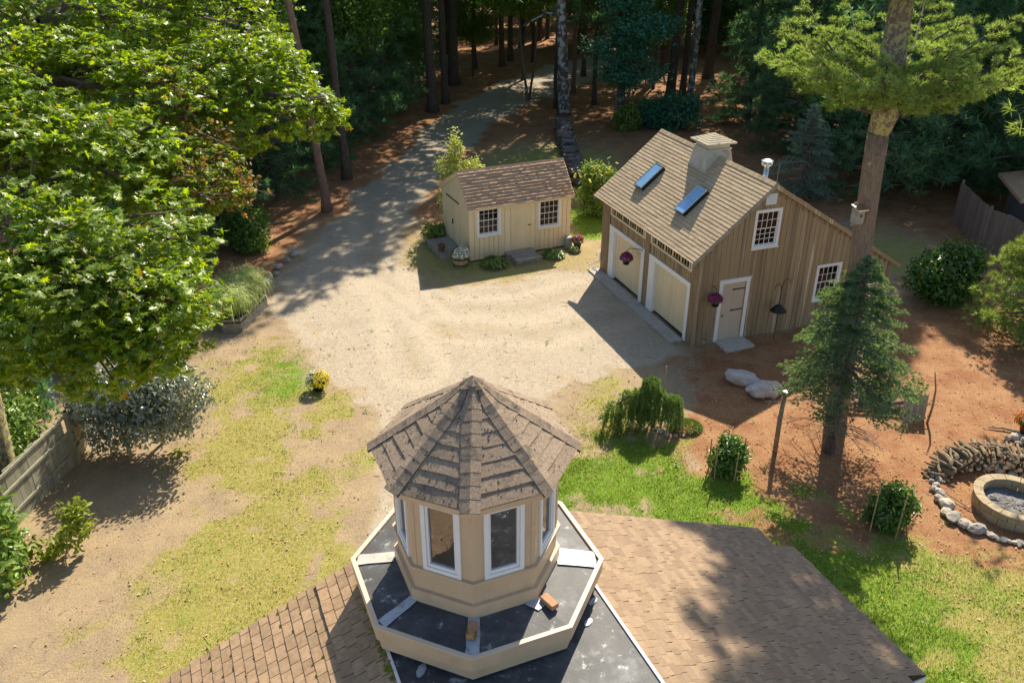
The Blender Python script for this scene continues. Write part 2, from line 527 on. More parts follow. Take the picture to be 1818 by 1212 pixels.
def zones(x, y):
    wx = x + (fbm(x, y, .7, 11) - .5) * 1.6
    wy = y + (fbm(x, y, .7, 12) - .5) * 1.6
    ed = (fbm(x, y, 1.3, 51, 6) - .5) * 3.0
    ef = (fbm(x, y, 1.9, 61, 6) - .5)
    g = sst(sdist(wx, wy, DRIVE) + ed * .35, -.55, .55)
    lush = sst(sdist(wx, wy, LUSH) + ed, -.6, .9) * (.30 + .70 * sst(fbm(x, y, .55, 21) + ef * 1.2, .26, .58))
    lush = lush * (1 - .55 * sst(x + ed, 6.8, 9.5))
    lush = np.maximum(lush, sst(sdist(wx, wy, LUSH2), -.5, .6))
    n = sst(sdist(wx, wy, NEEDLE) + ed, -1.5, .6)
    forest = sst(wy, 31.5, 37.5) * 1.0
    back = sst(x, 13, 16) * sst(y, 23, 27)
    strip = sst(-wx, 8.4, 9.2) * sst(y, 24.5, 27.5)
    dim = np.exp(-(((wx - 2.0) / 4.5) ** 2 + ((wy - 43) / 5.5) ** 2)) * 1.1 + np.exp(-(((wx - 15) / 3.2) ** 2 + ((wy - 31) / 3.2) ** 2)) * .9
    n = np.maximum.reduce([n, forest, back, strip])
    n = n * (1 - g) * (1 - np.clip(dim, 0, .85))
    dry = np.maximum(sst(sdist(wx, wy, LEFTDRY) + ed * .9, -.9, 1.4) * (.08 + .92 * sst(fbm(x, y, .40, 31) + ef * 1.3, .18, .62)), .85 * np.exp(-(((wx + 1) / 4.6) ** 2 + ((wy - 30.5) / 3.6) ** 2)))
    dry = np.maximum(dry, np.clip(dim, 0, 1) * .7)
    dry = np.maximum(dry, .9 * sst(sdist(wx, wy, LUSH) + ed, -.9, .5) * sst(x, 5.5, 8))
    green = sst(fbm(x, y, .6, 41) + ef * .9, .46, .80) * dry
    rim = np.exp(-(((wx + 6.5) / 1.2) ** 2 + ((wy - 21.3) / 1.6) ** 2))
    lush = np.maximum(lush, np.clip(green * .34 + .7 * rim * (1 - g), 0, 1))
    lush = np.maximum(lush, np.clip(dim, 0, 1) * .45)
    return g, lush, dry * (1 - .8 * g), n


def axis_steps(segs):
    out = [segs[0][0]]
    for a, b, st in segs:
        k = max(1, int(round((b - a) / st)))
        out += list(np.linspace(a, b, k + 1)[1:])
    return np.array(out)


TRACKS = [[(-3.0, 21.8), (-3.6, 25), (-5.4, 29.5), (-6.1, 35), (-5.3, 41.8), (-4.2, 48), (-2.0, 55), (1.6, 63), (6, 71), (10, 77)], [(3.6, 25.6), (1.0, 24.2), (-2.2, 24.6), (-4.6, 28.2), (-5.7, 31)], [(2.6, 27.6), (.6, 26.2), (-2.4, 26.2), (-5.0, 29.4)]]


def track_mask(x, y):
    wx = x + (fbm(x, y, .5, 91) - .5) * .8
    out = np.zeros(x.shape)
    mid = np.zeros(x.shape)
    for tr in TRACKS:
        dm = np.full(x.shape, 1e9)
        for (x0, y0), (x1, y1) in zip(tr[:-1], tr[1:]):
            t = np.clip(((wx - x0) * (x1 - x0) + (y - y0) * (y1 - y0)) / ((x1 - x0) ** 2 + (y1 - y0) ** 2), 0, 1)
            dm = np.minimum(dm, np.hypot(wx - x0 - t * (x1 - x0), y - y0 - t * (y1 - y0)))
        out = np.maximum(out, np.exp(-((dm - .78) / .30) ** 2))
        mid = np.maximum(mid, np.exp(-(dm / .34) ** 2) * .8)
    return np.clip(.5 + .5 * out - .5 * mid * (1 - out), 0, 1)


xs = axis_steps([(-400, -120, 70), (-120, -40, 10), (-40, -14, 1.0), (-14, 17, .15), (17, 40, .8), (40, 120, 10), (120, 400, 70)])
ys = axis_steps([(-300, -40, 60), (-40, 4, 4), (4, 9, .5), (9, 36, .15), (36, 80, .3), (80, 140, 3), (140, 600, 60)])
GX, GY = np.meshgrid(xs, ys)
gx, gy = GX.ravel(), GY.ravel()
zg, zl, zd, zn = zones(gx, gy)
TR = track_mask(gx, gy)
gz = (fbm(gx, gy, 1.1, 5, 3) - .5) * .03 + (fbm(gx, gy, 4.0, 6, 2) - .5) * .012 * (1 - .5 * zg)
gz -= .012 + .006 * np.clip(TR * 2 - 1, 0, 1) * zg
nx = len(xs)
ii = np.arange(len(ys) - 1)[:, None] * nx + np.arange(nx - 1)[None, :]
ii = ii.ravel()
GF = np.stack([ii, ii + 1, ii + nx + 1, ii + nx], 1)


def groundm():
    m = bpy.data.materials.new('yard_ground')
    m.use_nodes = True
    nt = m.node_tree
    b = nt.nodes['Principled BSDF']
    at = nd(nt, 'ShaderNodeAttribute', attribute_name='zone')
    sp = nd(nt, 'ShaderNodeSeparateColor')
    nt.links.new(at.outputs['Color'], sp.inputs[0])
    tc = nd(nt, 'ShaderNodeTexCoord')
    P = tc.outputs['Object']
    n1 = noise(nt, P, 1.1, 9, .72)
    n2 = noise(nt, P, 9, 6, .75)
    n3 = noise(nt, P, 42, 4, .75)
    n4 = noise(nt, P, 2.4, 10, .78)

    def soft(v, amt=1.0):
        a = nd(nt, 'ShaderNodeMath', operation='SUBTRACT')
        nt.links.new(n4, a.inputs[0])
        a.inputs[1].default_value = .5
        c = nd(nt, 'ShaderNodeMath', operation='MULTIPLY_ADD')
        nt.links.new(a.outputs[0], c.inputs[0])
        c.inputs[1].default_value = amt * 2
        nt.links.new(v, c.inputs[2])
        return maprange(nt, c.outputs[0], .15, .85)
    f2 = maprange(nt, n2, .34, .66)
    f1 = maprange(nt, n1, .36, .64)
    f3 = maprange(nt, n3, .35, .65)
    dirt = mixc(nt, f1, mixc(nt, f3, (.24, .175, .11), (.37, .28, .19)), mixc(nt, f3, (.32, .235, .135), (.44, .335, .205)))
    dry = mixc(nt, f2, mixc(nt, f3, (.30, .245, .09), (.44, .36, .15)), mixc(nt, f3, (.18, .205, .035), (.33, .305, .065)))
    lush = mixc(nt, f2, mixc(nt, f3, (.085, .20, .008), (.15, .28, .02)), mixc(nt, f3, (.16, .26, .03), (.29, .32, .07)))
    need = mixc(nt, f1, mixc(nt, f3, (.19, .08, .038), (.35, .165, .082)), mixc(nt, f3, (.28, .145, .068), (.43, .255, .135)))
    grav = mixc(nt, f2, mixc(nt, f3, (.28, .23, .17), (.44, .37, .28)), mixc(nt, f3, (.39, .325, .24), (.54, .46, .35)))
    dk = maprange(nt, noise(nt, P, .9, 9, .75, .4), .50, .68, 0, .6)
    grav = mixc(nt, dk, grav, mixc(nt, f3, (.25, .205, .155), (.36, .30, .23)))
    ta = nd(nt, 'ShaderNodeAttribute', attribute_name='track')
    tadd = nd(nt, 'ShaderNodeMath', operation='MULTIPLY_ADD')
    nt.links.new(n4, tadd.inputs[0])
    tadd.inputs[1].default_value = .5
    nt.links.new(ta.outputs['Fac'], tadd.inputs[2])
    grav = mixc(nt, maprange(nt, tadd.outputs[0], .80, 1.20, 0, .30), grav, mixc(nt, f3, (.50, .415, .30), (.60, .51, .385)))
    grav = mixc(nt, maprange(nt, tadd.outputs[0], .62, .30, 0, .35), grav, mixc(nt, f3, (.24, .20, .10), (.38, .31, .19)))
    rust = maprange(nt, noise(nt, P, .55, 9, .72, .8), .55, .70, 0, .75)
    grav = mixc(nt, rust, grav, mixc(nt, f3, (.33, .215, .11), (.47, .345, .20)))
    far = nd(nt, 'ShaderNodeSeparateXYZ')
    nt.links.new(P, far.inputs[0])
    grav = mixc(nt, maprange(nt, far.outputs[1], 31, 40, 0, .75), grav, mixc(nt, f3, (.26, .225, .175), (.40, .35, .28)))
    c = mixc(nt, soft(at.outputs['Alpha']), dirt, need)
    c = mixc(nt, soft(sp.outputs[2]), c, dry)
    c = mixc(nt, soft(sp.outputs[1]), c, lush)
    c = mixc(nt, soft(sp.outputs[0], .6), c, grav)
    nt.links.new(c, b.inputs['Base Color'])
    b.inputs['Roughness'].default_value = .95
    b.inputs['Specular IOR Level'].default_value = .15
    bp = nd(nt, 'ShaderNodeBump')
    bp.inputs['Strength'].default_value = .9
    bp.inputs['Distance'].default_value = .03
    nt.links.new(noise(nt, P, 18, 6, .8), bp.inputs['Height'])
    nt.links.new(bp.outputs[0], b.inputs['Normal'])
    return m


GM = groundm()


def ground_obj(name, V, F, Z4, T, kind='structure'):
    me = np_mesh(name, V, F)
    at = me.attributes.new('zone', 'FLOAT_COLOR', 'POINT')
    at.data.foreach_set('color', np.asarray(Z4, np.float32).ravel())
    a2 = me.attributes.new('track', 'FLOAT', 'POINT')
    a2.data.foreach_set('value', np.asarray(T, np.float32))
    me.materials.append(GM)
    for p in me.polygons:
        p.use_smooth = True
    o = mobj(name, me)
    o['kind'] = kind
    return o


Z4 = np.stack([zg, zl, zd, zn], 1)
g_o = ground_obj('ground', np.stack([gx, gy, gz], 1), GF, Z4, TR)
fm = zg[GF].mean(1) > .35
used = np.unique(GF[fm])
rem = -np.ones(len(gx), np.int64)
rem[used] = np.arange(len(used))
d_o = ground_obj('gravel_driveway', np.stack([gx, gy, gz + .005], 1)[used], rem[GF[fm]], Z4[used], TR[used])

# ------------------------------------------------------------------ far backdrop of the sky is the world itself


# ------------------------------------------------------------------ foliage tools (numpy)
def unit(v):
    return v / np.maximum(np.linalg.norm(v, axis=-1, keepdims=True), 1e-9)


def rand_dirs(n, up=0.0):
    d = rng.normal(size=(n, 3))
    d[:, 2] += up
    return unit(d)


def frames(d):
    a = np.where(np.abs(d[:, 2:3]) > .9, np.array([[1., 0, 0]]), np.array([[0, 0, 1.]]))
    x = unit(np.cross(a, d))
    return x, np.cross(d, x)


def tri_needles(C, D, ln, wd):
    """one thin triangle per row: base centre C, direction D"""
    x, y = frames(D)
    t = rng.uniform(0, 2 * PI, len(C))[:, None]
    s = (x * np.cos(t) + y * np.sin(t)) * np.reshape(wd, (-1, 1)) * .5
    V = np.stack([C - s, C + s, C + D * np.reshape(ln, (-1, 1))], 1).reshape(-1, 3)
    return V, np.arange(len(V)).reshape(-1, 3)


def tufts(C, D, K, ln, wd, spread=.8, jit=.25):
    """K needles around each tuft centre C pointing about D"""
    n = len(C)
    Cc = np.repeat(C, K, 0)
    d = unit(np.repeat(D, K, 0) + rng.normal(size=(n * K, 3)) * spread)
    L = ln * rng.uniform(1 - jit, 1 + jit, n * K)
    return tri_needles(Cc, d, L, wd)


def leaves(C, N, size, T=None, asp=.55, jit=.3, droop=None):
    """lens shaped leaves (6 verts, folded): centre C, normal N"""
    n = len(C)
    N = unit(N)
    x, y = frames(N)
    t = rng.uniform(0, 2 * PI, n)[:, None]
    u = x * np.cos(t) + y * np.sin(t)
    if droop is not None:
        u = unit(u + np.asarray(droop))
    v = unit(np.cross(N, u))
    w = np.cross(u, v)
    s = (size * rng.uniform(1 - jit, 1 + jit, n))[:, None]
    prof = [(-.5, 0, 0), (-.12, asp / 2, .10), (.22, asp / 2.3, .08), (.55, 0, -.04), (.22, -asp / 2.3, .08), (-.12, -asp / 2, .10)]
    V = np.stack([C + s * (u * a + v * b + w * c) for a, b, c in prof], 1).reshape(-1, 3)
    k = np.arange(n)[:, None] * 6
    F = np.concatenate([k + np.array([[0, 3, 2, 1]]), k + np.array([[0, 5, 4, 3]])], 0)
    return V, F


OAK = [(0, -.5), (.21, -.36), (.09, -.17), (.40, -.11), (.12, .03), (.29, .20), (.08, .23), (0, .52)]


def oak_template():
    right = [(a, b) for a, b in OAK]
    V, F = [], []
    for sgn in (1, -1):
        k = len(V)
        for a, b in right:
            V.append((sgn * a, b, -.22 * abs(a) + .12 * b * b))
        for i in range(1, len(right) - 1):
            # fan from a midrib point would cross lobes; use quads to midrib
            pass
        mid = len(V)
        for a, b in right:
            V.append((0, b, .12 * b * b))
        n = len(right)
        for i in range(n - 1):
            q = (k + i, k + i + 1, mid + i + 1, mid + i)
            F.append(q if sgn > 0 else q[::-1])
    return np.array(V), np.array(F)


OAKV, OAKF = oak_template()
OAKV = OAKV[:, [1, 0, 2]]


def tmpl_leaves(C, N, size, TV, TF, jit=.45, droop=None):
    n = len(C)
    N = unit(N)
    x, y = frames(N)
    t = rng.uniform(0, 2 * PI, n)[:, None]
    u = x * np.cos(t) + y * np.sin(t)
    if droop is not None:
        u = unit(u + droop)
        v = unit(np.cross(N, u))
        N = np.cross(u, v)
    else:
        v = np.cross(N, u)
    s = (size * rng.uniform(1 - jit, 1 + jit, n))[:, None]
    V = C[:, None, :] + s[:, None] * (TV[None, :, 0:1] * u[:, None] + TV[None, :, 1:2] * v[:, None] + TV[None, :, 2:3] * N[:, None])
    F = TF[None] + (np.arange(n) * len(TV))[:, None, None]
    return V.reshape(-1, 3), F.reshape(-1, TF.shape[1])


def join(parts):
    Vs, Fs, k = [], [], 0
    for V, F in parts:
        Vs.append(V)
        Fs.append(F + k)
        k += len(V)
    return np.concatenate(Vs), np.concatenate(Fs)


def tube_np(pts, rads, n=5):
    mb = MB()
    mb.tube(pts, rads, n, caps=False)
    return mb


# ------------------------------------------------------------------ trees
def conifer_mesh(name, H, h0, Rm, K=12, step=.55, per=6, clumps=11, ln=.42, wd=.07, droop=-.05, top=.55, seed=1, shape=1.0, gap=0.0, spread=.75, ej=.12, hj=.3, cj=.05, dup=.35):
    """needle crown from h0 to H, flat whorled plates; returns crown mesh and branch mesh"""
    global rng
    keep = rng
    rng = np.random.default_rng(seed)
    C, D = [], []
    br = MB()
    h = h0
    while h < H:
        t = (h - h0) / (H - h0)
        rad = Rm * (1 - t) ** shape * (1 if t > .12 else .75 + 2 * t) + top * (1 - t) * .3 + .12
        for k in range(per):
            if rng.random() < gap:
                continue
            az = rng.uniform(0, 2 * PI)
            L = rad * rng.uniform(.65, 1.12)
            e = droop + .35 * t + rng.uniform(-ej, ej)
            d = np.array([math.cos(az), math.sin(az), e])
            d /= np.linalg.norm(d)
            p0 = np.array([0, 0, h + rng.uniform(-hj, hj) * min(step, .66)])
            sag = -.10 * L
            pe = p0 + d * L
            br.tube([p0, p0 + d * L * .5 + np.array([0, 0, sag * .4]), pe + np.array([0, 0, sag])], [.018 + .012 * L, .012 + .005 * L, .006], 3, caps=False)
            m = max(3, int(clumps * L / Rm + 2))
            s = rng.uniform(.22, 1.02, m) ** .8
            side = np.array([-d[1], d[0], 0])
            w = (rng.uniform(-1, 1, m) * .34 * L * (1.1 - s * .75))[:, None]
            c = p0 + d * (s * L)[:, None] + side * w + np.array([0, 0, 1.]) * (sag * s ** 2 + rng.normal(0, cj, m))[:, None]
            C.append(c)
            D.append(unit(d * 1.0 + side * np.sign(w) * .5 + np.array([0, 0, dup]) + np.zeros((m, 3))))
        h += step * rng.uniform(.7, 1.3) * (1 - .45 * t)
    C = np.concatenate(C)
    D = np.concatenate(D)
    V, F = tufts(C, D, K, ln, wd, spread, .35)
    me = np_mesh(name, V, F)
    rng = keep
    return me, br.mesh(name + '_limbs')


def leafy_mesh(name, lobes, n, size, seed=1, asp=.55, up=.5, clump=14, cr=.35, shell=.55):
    """leaves in clumps spread through ellipsoid lobes (x,y,z,rx,ry,rz)"""
    global rng
    keep = rng
    rng = np.random.default_rng(seed)
    lob = np.array(lobes, float)
    vol = (lob[:, 3] * lob[:, 4] * lob[:, 5]) ** (2 / 3)
    idx = rng.choice(len(lob), n // clump, p=vol / vol.sum())
    d = rand_dirs(len(idx))
    rr = rng.uniform(shell ** 3, 1, len(idx)) ** (1 / 3)
    rr *= 1 + .18 * np.sin(d[:, 0] * 5 + idx) * np.cos(d[:, 2] * 4 + d[:, 1] * 3)
    C = lob[idx, :3] + d * rr[:, None] * lob[idx, 3:6]
    Cc = np.repeat(C, clump, 0) + rng.normal(size=(len(C) * clump, 3)) * cr
    Dd = np.repeat(d, clump, 0)
    N = unit(Dd * .5 + rng.normal(size=Cc.shape) * .6 + np.array([0, 0, up]))
    V, F = leaves(Cc, N, size, asp=asp, droop=np.array([0, 0, -.35]))
    me = np_mesh(name, V, F)
    rng = keep
    return me, C


def trunk_mesh(H, r0, r1, lean=(0, 0), n=9, seg=9, wob=.06, flare=1.5, seed=0):
    rnd = random.Random(seed)
    pts, rads = [], []
    for i in range(seg + 1):
        t = i / seg
        pts.append((lean[0] * t + rnd.uniform(-wob, wob) * (0 < i), lean[1] * t + rnd.uniform(-wob, wob) * (0 < i), H * t - (.15 if i == 0 else 0)))
        rads.append((r0 * (1 - t) + r1 * t) * (flare if i == 0 else 1))
    pts.insert(1, (0, 0, H * .035))
    rads.insert(1, r0 * 1.06)
    return MB().tube(pts, rads, n)


def smooth(o):
    for p in o.data.polygons:
        p.use_smooth = True
    return o


class TreeKind:
    def __init__(s, name, crown, crown_m, limbs, limbs_m, H, r0, r1, bark, seed):
        s.name, s.crown, s.cm, s.limbs, s.lm = name, crown, crown_m, limbs, limbs_m
        me = trunk_mesh(H, r0, r1, seed=seed, wob=.10).mesh(name + '_trunk')
        for p in me.polygons:
            p.use_smooth = True
        s.trunk = me
        s.bark = bark
        for me_, m_ in ((crown, crown_m), (limbs, limbs_m), (me, bark)):
            if me_ is not None and len(me_.materials) == 0:
                me_.materials.append(m_)

    def put(s, x, y, sc, rz, label, cat, group, name=None, zs=1.0, tilt=(0, 0)):
        t = thing(name or s.name, label, cat, (x, y, -.05), rz, group)
        t.scale = (sc, sc, sc * zs)
        t.rotation_euler = (tilt[0], tilt[1], rz)
        mobj('trunk', s.trunk, None, t)
        mobj('crown', s.crown, None, t)
        if s.limbs is not None:
            mobj('limbs', s.limbs, None, t)
        return t


cA, lA = conifer_mesh('dense_pine_crown', 17, .9, 4.0, K=13, per=7, clumps=13, seed=3, shape=.75, ln=.46, wd=.075)
cB, lB = conifer_mesh('tall_pine_crown', 22, 9.5, 4.6, K=13, per=6, clumps=15, seed=4, shape=.6, ln=.46, wd=.075, gap=.34)
cC, lC = conifer_mesh('mid_pine_crown', 18, 3.6, 4.2, K=13, per=6, clumps=14, seed=5, shape=.7, ln=.46, wd=.07, gap=.28)
dA, dc = leafy_mesh('broadleaf_crown', [(0, 0, 9.5, 3.4, 3.4, 3.0), (1.8, .8, 7.6, 2.2, 2.2, 1.8), (-1.9, -.7, 7.9, 2.2, 2.4, 1.9), (.4, -1.9, 6.6, 2.0, 1.8, 1.4), (-.4, 1.6, 12, 2.4, 2.4, 2.2)],
                    15000, .24, seed=6, cr=.34)
lobm = [(0, 0, 3.0, 2.1, 2.0, .45), (.6, .4, 4.2, 2.0, 1.9, .45), (-.5, -.3, 5.3, 1.9, 1.9, .5), (.3, .2, 6.5, 1.6, 1.6, .5), (0, 0, 7.7, 1.1, 1.1, .6), (1.2, -.6, 2.2, 1.2, 1.0, .3)]
mA, mc = leafy_mesh('sapling_crown', lobm, 11000, .15, seed=8, cr=.24, up=1.6, shell=.1, asp=.7)
KA = TreeKind('white_pine', cA, M['pineneedle'], lA, M['twig'], 17, .22, .03, M['bark'], 1)
KB = TreeKind('white_pine', cB, M['pineneedle'], lB, M['twig'], 22, .27, .05, M['bark'], 2)
KC = TreeKind('white_pine', cC, M['pineneedle'], lC, M['twig'], 18, .24, .04, M['bark'], 3)
KD = TreeKind('broadleaf_tree', dA, M['darkleaf'], None, None, 12, .17, .04, M['bark'], 4)
KM = TreeKind('maple_sapling', mA, M['mapleleaf'], None, None, 7.4, .10, .02, M['barkl'], 5)
FG = 'trees of the wood around the yard'
taken = []


def ok(x, y, d):
    for a, b in taken:
        if (a - x) ** 2 + (b - y) ** 2 < d * d:
            return False
    return True


def wood(kind, x, y, sc=1.0, label=None, zs=1.0, tilt=(0, 0), cat='tree', group=FG, name=None):
    taken.append((x, y))
    deflt = {'white_pine': 'dark white pine with whorled branches standing in the wood', 'broadleaf_tree': 'leafy broadleaf tree standing among the pines of the wood',
             'maple_sapling': 'slim maple sapling with flat teal leaf layers in the wood'}
    return kind.put(x, y, sc, random.uniform(0, 6.28), label or deflt[kind.name], cat, group, name, zs, tilt)


def bare(name, x, y, H, r0, r1, lean, bark, label, crown=None, csc=1.0, coff=(0, 0, 0), seed=1, limbs=(), group=FG):
    """a tree known by its trunk: own trunk mesh, crown high up"""
    taken.append((x, y))
    t = thing(name, label, 'tree', (x, y, -.05), 0, group)
    o = trunk_mesh(H, r0, r1, lean, 12, 12, .05, 1.5, seed).build('trunk', bark, t, smooth=True)
    for L in limbs:
        MB().tube(L[0], L[1], 6).build('limb', bark, t, smooth=True)
    if crown is not None:
        k, z = crown
        c = mobj('crown', k.crown, None, t, (coff[0], coff[1], coff[2]))
        c.scale = (csc, csc, csc * z)
        c.rotation_euler = (0, 0, seed * 1.3)
    return t


# trunks one can tell apart
bare('pine_tree', -8.3, 36.2, 21, .19, .08, (-1.2, -1.0), M['barkred'], 'leaning reddish trunk at the left driveway edge, nearest of the bare trunks', (KB, 1.0), .9, (-1.9, .2, 2.5), 11)
bare('pine_tree', -8.25, 41.1, 22, .22, .09, (-.5, -.4), M['bark'], 'straight grey-brown trunk just behind the reddish leaning one, left of the driveway', (KB, 1.0), 1.2, (3.4, 4.2, -2.0), 12)
bare('pine_tree', -5.2, 56.0, 22, .34, .12, (-.3, 0), M['bark'], 'dark thick trunk at the left side where the driveway enters the wood', (KB, 1.0), 1.0, (0, 0, 0), 13)
bare('pine_tree', -4.55, 58.5, 22, .24, .1, (-.2, 0), M['bark'], 'thinner dark trunk close behind the thick one beside the driveway', (KB, 1.0), .9, (.5, .5, 0), 14)
bare('pine_tree', -4.4, 65.0, 22, .40, .14, (.1, 0), M['bark'], 'broad dark trunk left of the driveway bend far back', (KB, 1.0), 1.0, (0, 0, 0), 15)
bare('lichen_tree', 3.35, 55.1, 20, .36, .2, (-.9, .2), M['barkw'], 'tall trunk mottled white with lichen behind the woodpile, one pale limb to the left', (KB, 1.0), 1.25, (-2.2, -.6, -1.5), 16,
     limbs=[([(-.30, .05, 6.1), (-1.2, 0, 6.2), (-2.2, -.1, 5.75), (-3.0, -.2, 5.3)], [.09, .07, .05, .02]), ([(-.28, .05, 5.8), (.5, 0, 6.1), (.9, 0, 6.4)], [.06, .04, .015]),
            ([(-.2, .05, 4.3), (.4, -.1, 4.9), (.5, -.1, 5.5)], [.05, .03, .012])])
bare('lichen_tree', 11.4, 55.5, 20, .22, .13, (.5, 0), M['barkw'], 'slender pale lichen trunk rising behind the barn ridge', (KB, 1.0), .9, (.3, 0, 0), 17)
bare('pine_tree', 10.9, 59.3, 22, .33, .12, (.5, 0), M['bark'], 'dark trunk left of the slender pale lichen trunk behind the barn', (KB, 1.0), 1, (.3, 0, 0), 18)
bare('pine_tree', 12.1, 61.2, 22, .22, .1, (.3, 0), M['bark'], 'narrow dark trunk just right of the pale lichen trunk behind the barn', (KB, 1.0), .9, (.2, 0, 0), 19)
bare('pine_tree', 15.2, 67.5, 22, .36, .14, (.5, 0), M['bark'], 'dark trunk far back beyond the barn roof vent', (KB, 1.0), 1, (.3, 0, 0), 20)
bare('pine_tree', 12.1, 69.9, 22, .33, .14, (.1, 0), M['bark'], 'farther dark trunk seen between the trunks behind the barn', (KB, 1.0), 1, (0, 0, 0), 21)
bare('pine_tree', 2.9, 57.0, 20, .13, .06, (0, 0), M['bark'], 'thin dark trunk close left of the mottled lichen trunk', (KB, 1.0), .9, (-2.4, .5, 0), 22)
bare('forked_sapling', 1.05, 59.4, 8, .10, .04, (-.9, 0), M['barkl'], 'pale forked sapling with two stems right of the driveway in the wood', (KD, .8), .8, (-.6, 0, 2.4), 23,
     limbs=[([(.1, 0, 0), (.5, 0, 2.6), (.7, 0, 6.5)], [.10, .07, .03])])
bare('pine_tree', 5.55, 58.1, 20, .15, .07, (.1, 0), M['bark'], 'thin trunk right of the mottled lichen trunk in the wood', (KC, 1.0), .8, (0, 0, 3), 24)
bare('pine_tree', 4.4, 62, 20, .16, .08, (0, 0), M['barkred'], 'sunlit orange-brown trunk behind the mottled lichen trunk', (KC, 1.0), .8, (0, 0, 4), 25)
bare('pine_tree', 6.9, 54.5, 20, .30, .12, (.2, 0), M['barkw'], 'dark mottled trunk half hidden behind the teal maple sapling', (KB, 1.0), .9, (0, 0, 0), 26)
bare('pine_tree', 16.6, 56.3, 21, .24, .1, (.6, 0), M['barkl'], 'grey trunk right of the barn vent among dark pines', (KB, 1.0), .95, (.3, 0, 0), 27)
for i, (x, y, r) in enumerate([(-3.05, 71.5, .2), (-.84, 72.5, .24), (-.14, 75.2, .24), (1.78, 74.7, .16), (5.6, 68.3, .18), (8.6, 70.5, .25), (18.8, 61.7, .24), (-7.4, 69, .26), (9.2, 76, .2)]):
    bare('pine_tree', x, y, 21, r, .08, (0, 0), M['bark'], 'distant dark trunk in the wood beyond the driveway', (KB if i % 2 else KC, 1.0), .9, (0, 0, 0 if i % 2 else 3), 30 + i, group='distant trunks in the wood')
wood(KM, 7.1, 51.9, 1.12, 'young maple with layered teal leaves and thin pale stem behind the barn', group=None)
# dark pines with boughs to the ground along the left of the driveway
for x, y, s, k in [(-12.2, 33.5, .62, KA), (-11.3, 39.0, .75, KA), (-10.6, 44.5, .85, KA), (-9.2, 49.5, .75, KA), (-8.3, 55, .7, KA), (-13.6, 43, 1.0, KA), (-12.5, 50, 1.0, KA),
                   (-14.5, 37, .95, KA), (-10.5, 60, 1.0, KC), (-8.2, 63, .9, KA), (-16, 31, .9, KA), (-15, 56, 1.05, KA), (-19, 42, 1.05, KA), (-18, 50, 1.1, KC), (-21, 34, 1.0, KC), (-13, 66, 1.0, KA),
                   (-10.3, 47, .9, KD), (-9.7, 52.5, .85, KD), (-12.6, 29.6, .45, KA), (-13.5, 26.0, .5, KA), (-7.6, 59.5, .5, KD), (-11.6, 36, .8, KD)]:
    wood(k, x, y, s, 'dark pine with boughs low to the ground left of the driveway' if k is not KD else 'broadleaf tree with glinting leaves above the left driveway edge', group='trees walling the left of the driveway')
# dark pines behind and right of the barn
for x, y, s, k in [(17.2, 38.5, .95, KA), (20.5, 41, 1.0, KA), (23.5, 37.5, 1.0, KA), (15.6, 46.5, .8, KA), (19.5, 48, 1.05, KA), (24.5, 45, 1.1, KA), (28, 40, 1.1, KA), (22, 54, 1.1, KC), (27, 52, 1.1, KA),
                   (31, 47, 1.1, KC), (18.5, 44, .9, KA), (26.5, 33.5, .9, KA), (32, 36, 1.1, KA), (14.6, 52.5, .7, KA), (18, 53, .8, KA), (16.6, 42.8, .5, KD)]:
    wood(k, x, y, s, 'dark shaded pine with sweeping boughs behind the barn' if k is not KD else 'broadleaf sapling among the dark pines behind the barn', group='dark pines behind the barn')
# the wood further back
cnt = 0
tries = 0
while cnt < 72 and tries < 4000:
    tries += 1
    x, y = random.uniform(-42, 50), random.uniform(62, 104)
    if y < 66 and -3 < x < 14:
        continue
    if abs(x) > 12 + .55 * y:
        continue
    if not ok(x, y, 3.6 if y < 85 else 4.2):
        continue
    rdm = random.random()
    k = KB if rdm < .30 else KC if rdm < .55 else KD if rdm < .82 else KA
    if k is KA and y < 85 and -6 < x < 14:
        k = KD
    wood(k, x, y, random.uniform(.85, 1.15))
    cnt += 1
for i in range(17):
    wood(KA if i % 3 else KD, -52 + i * 7.2 + random.uniform(-1.5, 1.5), 110 + random.uniform(-3, 5), random.uniform(.8, 1.05))
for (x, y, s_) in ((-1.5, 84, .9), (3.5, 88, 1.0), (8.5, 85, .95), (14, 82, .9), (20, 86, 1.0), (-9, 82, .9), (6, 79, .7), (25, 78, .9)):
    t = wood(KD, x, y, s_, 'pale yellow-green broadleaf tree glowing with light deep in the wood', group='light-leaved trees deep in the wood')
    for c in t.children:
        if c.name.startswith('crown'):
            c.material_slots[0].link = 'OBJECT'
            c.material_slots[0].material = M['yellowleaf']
# young growth under the tall trees
cnt = 0
tries = 0
while cnt < 60 and tries < 4000:
    tries += 1
    x, y = random.uniform(-14, 40), random.uniform(60, 112)
    if y < 78 and -4.5 < x < 12.5 and abs(x - (-9 + .19 * y)) < 6.5:
        continue
    if not ok(x, y, 2.6):
        continue
    k = random.choice([KA, KD, KD, KC, KM])
    wood(k, x, y, random.uniform(.42, .62) if k is not KM else random.uniform(.9, 1.2), group='young growth in the wood',
         label={'white_pine': 'low young pine filling the wood between the tall trunks', 'broadleaf_tree': 'low bushy broadleaf sapling between the tall trunks', 'maple_sapling': 'layered maple sapling between the tall trunks'}[k.name])
    cnt += 1
# more of the wood to the right, which shades the back of the yard
for x, y, s in [(36, 30, 1.0), (40, 40, 1.1), (36, 55, 1.1), (30, 58, 1.1), (33, 25, .9), (38, 20, .9)]:
    wood(KC, x, y, s, 'pine of the wood to the right of the yard', group='pines right of the yard')


